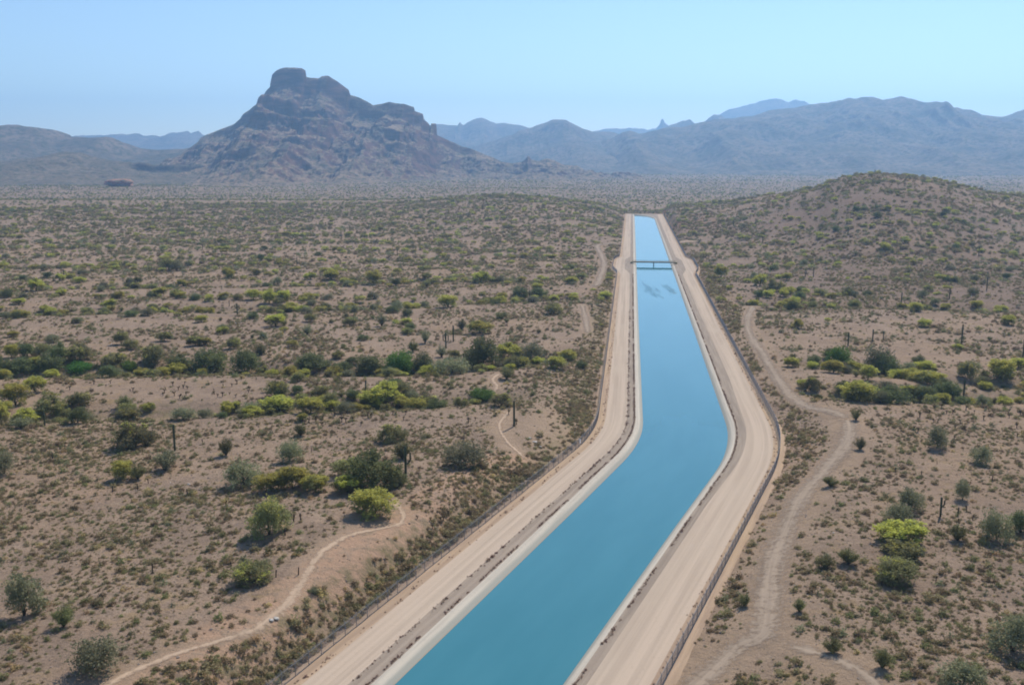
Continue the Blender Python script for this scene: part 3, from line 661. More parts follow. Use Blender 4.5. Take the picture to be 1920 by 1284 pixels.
# ================================================================== OBJECTS
# ------------------------------------------------------------------ footbridge over the canal
bx, by, bnx, bny = [float(v) for v in cl_at(S_BR)]
brz = math.atan2(bny, bnx)
bridge = tag(empty('canal_footbridge', (bx, by, 0)), 'slim bridge on one middle pier crossing the canal near its far end', 'bridge'); bridge.rotation_euler.z = brz
link('girder', MB().box((0, -0.75, 0.95), (27.4, 0.22, 0.62)).mesh('girder'), bridge, M['bridge'])
link('girder', MB().box((0, 0.75, 0.95), (27.4, 0.22, 0.62)).mesh('girder'), bridge, M['bridge'])
link('deck', MB().box((0, 0, 1.32), (28.6, 1.9, 0.12)).mesh('deck'), bridge, M['deck'])
pm = MB().tube([(0, -0.55, -3.2), (0, -0.55, 0.62)], [0.28, 0.28], 10).tube([(0, 0.55, -3.2), (0, 0.55, 0.62)], [0.28, 0.28], 10).box((0, 0, 0.5), (0.5, 1.9, 0.28))
link('pier', pm.mesh('pier'), bridge, M['bridge'])
for s_ in (-1, 1):
    link('abutment', MB().box((s_ * 13.9, 0, 0.45), (1.5, 2.3, 1.55)).mesh('abutment'), bridge, M['deck'])
    r = MB()
    for k in range(15): r.box((-13.3 + k * 1.9, s_ * 0.92, 1.72), (0.05, 0.05, 0.7))
    r.box((0, s_ * 0.92, 2.06), (27.0, 0.06, 0.06)); r.box((0, s_ * 0.92, 1.72), (27.0, 0.04, 0.04))
    link('railing', r.mesh('railing'), bridge, M['bridge'])

# ------------------------------------------------------------------ chain link fences
def bay_mesh(L, h=1.85, sp=0.26, th=0.016):
    m = MB()
    n = int((L + h) / sp)
    for k in range(n + 1):
        for sg in (1, -1):
            x0 = k * sp - h; a, b = max(x0, 0.0), min(x0 + h, L)
            if b - a < 0.05: continue
            z0, z1 = a - x0, b - x0
            if sg < 0: z0, z1 = h - z0, h - z1
            m.tube([(a, 0.02 * sg, z0 + 0.05), (b, 0.02 * sg, z1 + 0.05)], [th / 1.4] * 2, 3, cap=False)
    m.tube([(0, 0, h + 0.07), (L, 0, h + 0.07)], [0.035] * 2, 5, cap=False)
    m.tube([(0, 0, 0.12), (L, 0, 0.12)], [0.012] * 2, 3, cap=False)
    m.tube([(0, 0, h + 0.32), (L, 0, h + 0.32)], [0.012] * 2, 3, cap=False)
    return m.mesh('fence_mesh')
post_me = MB().tube([(0, 0, -0.4), (0, 0, 2.0), (0.0, 0.05, 2.2), (0, 0.22, 2.42)], [0.05, 0.05, 0.04, 0.02], 6).mesh('post'); post_me.materials.append(M['steel'])
def fence(offs, label, s0=2.0):
    f = empty('chain_link_fence'); tag(f, label, 'fence')
    smax = S_END + 6
    of = lambda s: np.interp(s, CS, offs)
    pts = []; s = s0
    while s < smax:
        x, y, nx, ny = cl_at(s); pts.append((float(x + nx * of(s)), float(y + ny * of(s)), 0.02)); s += 3.0
    bay = bay_mesh(3.0); bay.materials.append(M['steel'])
    vis = [i for i, p in enumerate(pts) if p[1] > 70][:165]
    vs = set(vis); rest = MB(); bv = np.empty(len(bay.vertices) * 3, np.float32); bay.vertices.foreach_get('co', bv); bv = bv.reshape(-1, 3); bf = [tuple(p.vertices) for p in bay.polygons]
    for i in range(len(pts) - 1):
        (x0, y0, z0), (x1, y1, _) = pts[i], pts[i + 1]; L = math.hypot(x1 - x0, y1 - y0); a = math.atan2(y1 - y0, x1 - x0)
        if i in vs:
            p = link('post', post_me, f); p.location = (x0, y0, z0); p.rotation_euler.z = a
            w = link('wire_panel', bay, f); w.location = (x0, y0, z0); w.rotation_euler.z = a; w.scale.x = L / 3.0
        else:
            ca, sa = (x1 - x0) / L, (y1 - y0) / L
            if pts[i][1] > 70 or i % 1 == 0:
                b0 = len(rest.v); X = bv[:, 0] * L / 3
                rest.v.extend(zip((x0 + X * ca - bv[:, 1] * sa).tolist(), (y0 + X * sa + bv[:, 1] * ca).tolist(), (z0 + bv[:, 2]).tolist())); rest.f.extend(tuple(b0 + k for k in q) for q in bf)
                rest.tube([(x0, y0, z0 - 0.4), (x0, y0, z0 + 2.1)], [0.05, 0.04], 5)
    r = link('far_wire', rest.mesh('far_fence'), f, M['steel']); r['kind'] = 'stuff'
    return pts
LF = fence(Lf, 'long chain link fence outside the left canal road')
RF = fence(Rf, 'long chain link fence outside the right canal road')
# white notice on the left fence at the bend
i0 = min(range(len(LF)), key=lambda i: abs(pix(np.array(LF[i][0]), np.array(LF[i][1]), np.array(1.0))[0] - 1083) + 100 * (LF[i][1] > 300))
sg = empty('fence_sign', (LF[i0][0], LF[i0][1], 0)); sg.rotation_euler.z = math.atan2(LF[i0 + 1][1] - LF[i0][1], LF[i0 + 1][0] - LF[i0][0])
tag(sg, 'small white notice wired to the left fence at the canal bend', 'sign')
link('board', MB().box((0.9, -0.06, 1.2), (0.75, 0.02, 0.95)).mesh('board'), sg, M['white'])
link('bracket', MB().box((0.9, -0.035, 1.5), (0.8, 0.02, 0.05)).box((0.9, -0.035, 0.9), (0.8, 0.02, 0.05)).mesh('bracket'), sg, M['steel'])

# ------------------------------------------------------------------ plant prototypes (unit size: 1 wide, 1 tall)
def lobes(rng, n, spread=0.33, zlo=0.3, zhi=0.78, rlo=0.15, rhi=0.24):
    out = []
    for k in range(n):
        a = 2 * math.pi * (k + rng.uniform(-0.3, 0.3)) / n * 1.9; r = spread * math.sqrt(rng.uniform(0.08, 1))
        z = zlo + (zhi - zlo) * (1 - (r / spread) ** 2 * rng.uniform(0.4, 1.0))
        out.append((r * math.cos(a), r * math.sin(a), z, rng.uniform(rlo, rhi)))
    return out
def lobe_pts(rng, lb, n, shell=0.35, up=-1.0, squash=0.9):
    """leaf points gathered in small clumps over the surface of each lobe, with gaps between them"""
    C = np.array(lb); m = n * 2
    sub = []
    for k, l in enumerate(lb):
        q = max(9, int(90 * l[3])); d = rng.normal(size=(q, 3)); d /= np.linalg.norm(d, axis=1)[:, None]
        d = d[d[:, 2] > up]
        r = rng.uniform(shell, 1, len(d)) ** 0.5 * rng.uniform(0.8, 1.15, len(d))
        sub.append(np.concatenate([C[k, :3] + d * (l[3] * r)[:, None] * np.array([1, 1, squash]), np.full((len(d), 1), l[3])], 1))
    S_ = np.concatenate(sub); w = S_[:, 3] * rng.uniform(0.35, 1.5, len(S_)); ks = rng.choice(len(S_), size=m, p=w / w.sum())
    P = S_[ks, :3] + rng.normal(scale=1.0, size=(m, 3)) * (S_[ks, 3] * 0.21)[:, None] * np.array([1, 1, 0.8])
    P = np.where((rng.random((m, 1)) < 0.10), P + rng.normal(scale=0.035, size=P.shape), P)
    P = P[P[:, 2] > 0.03]
    return P[:n]
def limbs(rng, lb, r0=0.022, fork=0.25, n=5):
    m = MB()
    for l in lb[:n]:
        mid = (l[0] * 0.35 + rng.uniform(-.03, .03), l[1] * 0.35 + rng.uniform(-.03, .03), l[2] * 0.5)
        m.tube([(rng.uniform(-.015, .015), rng.uniform(-.015, .015), -0.06), (mid[0] * 0.5, mid[1] * 0.5, fork * 0.6), mid, (l[0] * 0.85, l[1] * 0.85, l[2] * 0.92)], [r0, r0 * 0.8, r0 * 0.6, r0 * 0.2], 5)
        for j in range(2):
            e = (l[0] + rng.uniform(-.12, .12), l[1] + rng.uniform(-.12, .12), l[2] + rng.uniform(-.08, .12))
            m.tube([mid, ((mid[0] + e[0]) / 2, (mid[1] + e[1]) / 2, (mid[2] + e[2]) / 2 + 0.02), e], [r0 * 0.5, r0 * 0.3, r0 * 0.1], 4)
    return m
PROTO = {}
def proto(kind, parts):        # parts: list of (name, mesh, material)
    for _, me, mt in parts:
        if not me.materials: me.materials.append(mt)
    PROTO.setdefault(kind, []).append([(n, me) for n, me, _ in parts])
for k in range(6):
    rng = np.random.default_rng(100 + k)
    dn = lambda lb, d, lo, m=1.0: [(x, y, max(lo, z - d), r * m) for x, y, z, r in lb]
    lb = lobes(rng, 10 + 2 * k, 0.38, 0.24, 0.82, 0.09, 0.26)
    proto('PV', [('crown', leaves_mesh('pv_crown', np.concatenate([lobe_pts(rng, dn(lb, 0.22, 0.13, 1.1), 2300, 0.1), lobe_pts(rng, lb, 700, 0.1)]), 0.024, rng), M['pv_leaf']),
                 ('blossom', leaves_mesh('pv_blossom', lobe_pts(rng, [l for l in lb if rng.random() < 0.9], 3600, 0.5, -0.45), 0.024, rng), M['blossom']),
                 ('trunk', limbs(rng, lb, 0.016).mesh('pv_trunk', True), M['pvbark'])])
    lb = lobes(rng, 10 + 2 * k, 0.39, 0.20, 0.82, 0.09, 0.26)
    proto('PO', [('crown', leaves_mesh('po_crown', np.concatenate([lobe_pts(rng, dn(lb, 0.22, 0.13, 1.1), 2600, 0.1), lobe_pts(rng, lb, 2400, 0.2)]), 0.024, rng), M['olive']),
                 ('blossom', leaves_mesh('po_blossom', lobe_pts(rng, [l for l in lb if rng.random() < 0.5], 520, 0.6, 0.0), 0.018, rng), M['blossom']),
                 ('trunk', limbs(rng, lb, 0.016).mesh('po_trunk', True), M['pvbark'])])
    for kd, mt in (('MQ', 'mesq'), ('GY', 'grey'), ('GB', 'bright')):
        lb = lobes(rng, 10 + 2 * k, 0.38, 0.18, 0.80, 0.10, 0.27); nl = {'MQ': 5200, 'GY': 3800, 'GB': 5200}[kd]
        P_ = np.concatenate([lobe_pts(rng, lb, nl // 2, 0.1, squash=1.0), lobe_pts(rng, dn(lb, 0.25, 0.11, 1.15), nl // 2, 0.05)])
        P_ += rng.normal(scale=0.016, size=P_.shape)
        proto(kd, [('crown', leaves_mesh(kd + '_crown', P_, 0.023, rng), M[mt]), ('trunk', limbs(rng, lb, 0.017).mesh(kd + '_trunk', True), M['bark'])])
def fan(rng, nst, nleaf, spread=0.48, leaf=0.03):
    m = MB(); P = []
    for k in range(nst):
        a = rng.uniform(0, 2 * math.pi); t = spread * math.sqrt(rng.uniform(0.02, 1)); h = rng.uniform(0.6, 1.0) * (1 - 0.35 * (t / spread) ** 2)
        tip = np.array([t * math.cos(a), t * math.sin(a), h]); mid = np.array([tip[0] * 0.45, tip[1] * 0.45, h * 0.55])
        m.tube([(0, 0, -0.05), tuple(mid), tuple(tip)], [0.012, 0.008, 0.003], 4, cap=False)
        q = rng.uniform(0.3, 1.02, nleaf)[:, None]; base = np.where(q < 0.5, mid * q * 2, mid + (tip - mid) * (q - 0.5) * 2)
        P.append(base + rng.normal(scale=0.055, size=(nleaf, 3)) * np.array([1, 1, 0.8]))
    P = np.concatenate(P); return m, P[P[:, 2] > 0.02]
for k in range(5):
    rng = np.random.default_rng(300 + k); m, P_ = fan(rng, 44, 66)
    proto('CB', [('foliage', leaves_mesh('creosote_foliage', P_, 0.026, rng), M['creo']), ('stems', m.mesh('creosote_stems'), M['bark'])])
    m, P_ = fan(rng, 36, 46, 0.46)
    proto('SG', [('foliage', leaves_mesh('sage_foliage', P_, 0.026, rng), M['grey']), ('stems', m.mesh('sage_stems'), M['bark'])])
def saguaro_col(pts, r, n=18):
    pts = [Vector(p) for p in pts]; P = [pts[0]]; R = [r * 0.85]
    for i in range(len(pts) - 1):
        for t in (0.33, 0.66, 1.0): P.append(pts[i].lerp(pts[i + 1], t)); R.append(r)
    d = (pts[-1] - pts[-2]).normalized()
    for t, f in ((0.5, 0.86), (0.85, 0.55), (1.0, 0.12)): P.append(pts[-1] + d * r * t); R.append(r * f)
    return MB().tube(P, R, n, star=0.14)
def saguaro_parts(kind):       # unit height 1; radius set for a 6 m plant
    parts = [('trunk', saguaro_col([(0, 0, -0.04), (0.003, 0, 0.5), (0, 0.004, 0.955)], 0.042).mesh('saguaro_trunk', True), M['saguaro'])]
    arms = {0: [], 1: [(0.25, 0.50, 0.16, 0.28, 0.0)], 2: [(0.3, 0.42, 0.15, 0.34, 0.2), (-0.5, 0.52, 0.14, 0.26, 2.9)], 3: [(0, 0.38, 0.17, 0.40, 0.3), (0, 0.46, 0.16, 0.42, 3.2), (0, 0.55, 0.13, 0.25, 1.6)]}[kind]
    for _, z, out, up, a in arms:
        c, s = math.cos(a), math.sin(a)
        parts.append(('arm', saguaro_col([(0, 0, z), (out * 0.6 * c, out * 0.6 * s, z + 0.02), (out * c, out * s, z + 0.10), (out * c, out * s, z + up)], 0.030, 14).mesh('saguaro_arm', True), M['saguaro']))
    return parts
for k in range(4): proto('SA%d' % k, saguaro_parts(k))
for k in range(4):
    rng = np.random.default_rng(500 + k); st = MB().tube([(0, 0, -0.05), (0.02, 0.01, 0.3), (rng.uniform(-.08, .08), rng.uniform(-.08, .08), 0.62)], [0.085, 0.075, 0.06], 7)
    P_ = []
    for j in range(7):
        a = rng.uniform(0, 6.28); z0 = rng.uniform(0.35, 0.6); e = np.array([0.30 * math.cos(a), 0.30 * math.sin(a), z0 + rng.uniform(0.12, 0.38)])
        st.tube([(0, 0, z0), tuple(e * np.array([0.6, 0.6, 0.8]) + np.array([0, 0, 0.1])), tuple(e)], [0.06, 0.065, 0.05], 6)
        P_.append(e + rng.normal(scale=0.065, size=(26, 3)))
    proto('CH', [('stem', st.mesh('cholla_stem', True), M['cholla_dark']), ('spines', leaves_mesh('cholla_spines', np.concatenate(P_), 0.035, rng), M['cholla_gold'])])
for k in range(3):       # dead cholla stumps: dark leaning posts
    rng = np.random.default_rng(600 + k); a = rng.uniform(-0.25, 0.25)
    st = MB().tube([(0, 0, -0.1), (a * 0.4, 0, 0.45), (a, 0.05, 1.0)], [0.13, 0.12, 0.10], 7)
    if k: st.tube([(a * 0.4, 0, 0.5), (a * 0.4 + 0.25, 0, 0.75), (a * 0.4 + 0.3, 0, 1.0)], [0.09, 0.085, 0.06], 6)
    proto('CD', [('stem', st.mesh('cholla_stump', True), M['cholla_dark'])])
# single-mesh small scrub, for the tufts that cover the desert floor
def tuft(rng, n, leaf, dome=0.62, sticks=0):
    u = rng.normal(size=(n, 3)); u /= np.linalg.norm(u, axis=1)[:, None]; u[:, 2] = np.abs(u[:, 2])
    r = rng.uniform(0.25, 1, n) ** 0.6
    P = u * r[:, None] * np.array([0.5, 0.5, dome]) * (1 + 0.3 * np.sin(u[:, 0] * 5 + u[:, 1] * 4))[:, None]
    P[:, 2] = np.maximum(P[:, 2], 0.02); return leaves_mesh('tuft', P, leaf, rng, 0.8, 1.3)
TUFT = []
for k, (mt, n, lf) in enumerate([('dry', 130, 0.075), ('dry', 150, 0.07), ('creo', 150, 0.07), ('dry', 120, 0.08), ('grey', 110, 0.07), ('creo', 160, 0.065), ('olive', 150, 0.065), ('straw', 110, 0.07)]):
    me_ = tuft(np.random.default_rng(700 + k), n, lf); me_.materials.append(M[mt]); TUFT.append(me_)
WEED = []
for k in range(3):
    me_ = tuft(np.random.default_rng(800 + k), 120, 0.075, 0.7); me_.materials.append(M['weed']); WEED.append(me_)

NAME = {'PV': 'palo_verde_tree', 'PO': 'palo_verde_tree', 'MQ': 'mesquite_tree', 'GY': 'ironwood_tree', 'GB': 'green_bush', 'CB': 'creosote_bush', 'SG': 'sage_bush', 'SA': 'saguaro_cactus', 'CH': 'cholla_cactus', 'CD': 'cholla_stump'}
CATG = {'PV': 'tree', 'PO': 'tree', 'MQ': 'tree', 'GY': 'tree', 'GB': 'bush', 'CB': 'bush', 'SG': 'bush', 'SA': 'cactus', 'CH': 'cactus', 'CD': 'cactus'}
prng = random.Random(7)
COUNT = {}
def plant(kind, x, y, z, w, h, label, group=None, rz=None, parts=True):
    P = PROTO[kind]; v = P[prng.randrange(len(P))]; k2 = kind[:2]
    t = empty(NAME[k2]) if len(v) > 1 else link(NAME[k2], v[0][1])
    t.location = (x, y, z - 0.03); t.rotation_euler.z = prng.uniform(0, 6.28) if rz is None else rz
    t.scale = (w, w * prng.uniform(0.85, 1.05), h)
    tag(t, label, CATG[k2], group)
    if len(v) > 1:
        for n, me in v: link(n, me, t)
    COUNT[NAME[k2]] = COUNT.get(NAME[k2], 0) + 1
    return t
PLACED = []
def at_px(kind, px, py, wpx, hpx, label, group=None):
    x, y, z = ground(px, py)
    dep = y * CP + (CH - z) * SP; mpp = dep / F; w = 1.06 * wpx * mpp; ang = math.atan2(CH - z, y)
    if kind[:2] == 'SA':
        h = hpx * mpp / math.cos(ang); PLACED.append((x, y, 1.0)); t = plant(kind, x, y, z, h, h, label, group, 0.35 if kind != 'SA0' else None); 
        k = np.clip(6.0 / h, 0.75, 1.25); t.scale = (h * k, h * k, h); return t
    h = max((1.12 * hpx * mpp - 0.36 * w * math.sin(ang)) / math.cos(ang), 0.42 * w)
    y2 = y + 0.36 * w; x2 = x + (x / y) * 0.36 * w
    z2 = float(H(np.array(x2), np.array(y2)))
    PLACED.append((x2, y2, w * 0.5)); return plant(kind, x2, y2, min(z, z2) if abs(z - z2) < 2 else z, w, h, label, group)

LM = [(1226, 492, 'the footbridge'), (990, 550, 'the dark canalside pair'), (518, 558, 'the upper yellow pair'), (68, 540, 'the far-left yellow tree'), (322, 500, 'the olive and grey couple'), (701, 524, 'the yellow-topped tree'), (901, 522, 'the canalside yellow tree'), (602, 518, 'the two yellow shrubs'), (900, 616, 'the rounded flat tree'), (838, 642, 'the many-armed saguaro'), (1210, 402, 'the far canal end'), (1640, 330, 'the right hilltop'), (1585, 350, 'the dark hill rocks'), (1300, 455, 'the right road spur'), (1140, 460, 'the left road spur'), (1440, 535, 'the yellow and olive couple'), (1352, 512, 'the yellow fence-side tree'), (1700, 576, 'the upper right wash'), (1615, 635, 'the saguaro pair'), (1648, 680, 'the smoky grey tree'), (1742, 710, 'the wide yellow wash tree'), (1806, 735, 'the right saguaro pole'), (1657, 464, 'the hill-foot yellow shrub'), (945, 370, 'the low ridge crest'), (520, 385, 'the plain under the butte'), (150, 388, 'the ledge hill plain'), (1850, 400, 'the right hill shoulder'), (507, 985, 'the sparse lone olive bush'), (476, 1085, 'the low olive trailside bush'), (46, 1130, 'the tall dark foreground bush'), (190, 1245, 'the bottom left bush'), (700, 955, 'the trail bend tree'), (964, 775, 'the tall bare saguaro'), (251, 820, 'the large round olive bush'), (310, 870, 'the lone pole bush'), (120, 1162, 'the small green foreground bush'), (1697, 1012, 'the brightest yellow tree'), (1680, 1085, 'the olive-yellow right tree'), (1897, 1205, 'the big lower right bush'), (1560, 1218, 'the lower track bush'), (1654, 1242, 'the bottom right olive bush'), (1868, 992, 'the tall grey right bush'), (1757, 825, 'the dark-shadowed round bush'), (1452, 1010, 'the wide right track'), (640, 1012, 'the left sandy trail'), (1083, 836, 'the white fence notice'), (330, 1226, 'the lower trail end'), (545, 905, 'the yellow front clump'), (300, 690, 'the left green wash'), (583, 765, 'the long yellow row'), (233, 890, 'the small bright palo verde')]
ORD = 'leftmost,second from left,third from left,fourth from left,fifth from left,sixth from left,seventh from left,eighth from left,ninth from left,tenth from left,eleventh from left,twelfth from left,thirteenth from left,fourteenth from left,fifteenth from left,sixteenth from left,seventeenth from left,eighteenth from left,nineteenth from left,twentieth from left,second from right,rightmost'.split(',')
SINGLE = []                       # (object, what it is, point) to be told apart by the landmarks round them
def tell_apart():
    by = {}
    for o, what, q in SINGLE:
        px, py = (float(v) for v in pix(np.array(q[0]), np.array(q[1]), np.array(q[2])))
        k = min(range(len(LM)), key=lambda i: math.hypot(px - LM[i][0], 2.2 * (py - LM[i][1]))); dx, dy = px - LM[k][0], 2.2 * (py - LM[k][1])
        rel = ('left of' if dx < 0 else 'right of') if abs(dx) > abs(dy) else ('behind' if dy < 0 else 'in front of')
        d = math.hypot(dx, dy); rel = ('just ' if d < 70 else 'well ' if d > 190 else '') + rel
        by.setdefault(f'{what} {rel} {LM[k][2]}', []).append((px, o))
    for lb, l in by.items():
        l.sort(key=lambda t: t[0])
        for i, (_, o) in enumerate(l): o['label'] = lb if len(l) == 1 or i >= 20 else f'{lb}, {ORD[i] if i < 20 else ORD[19]}'
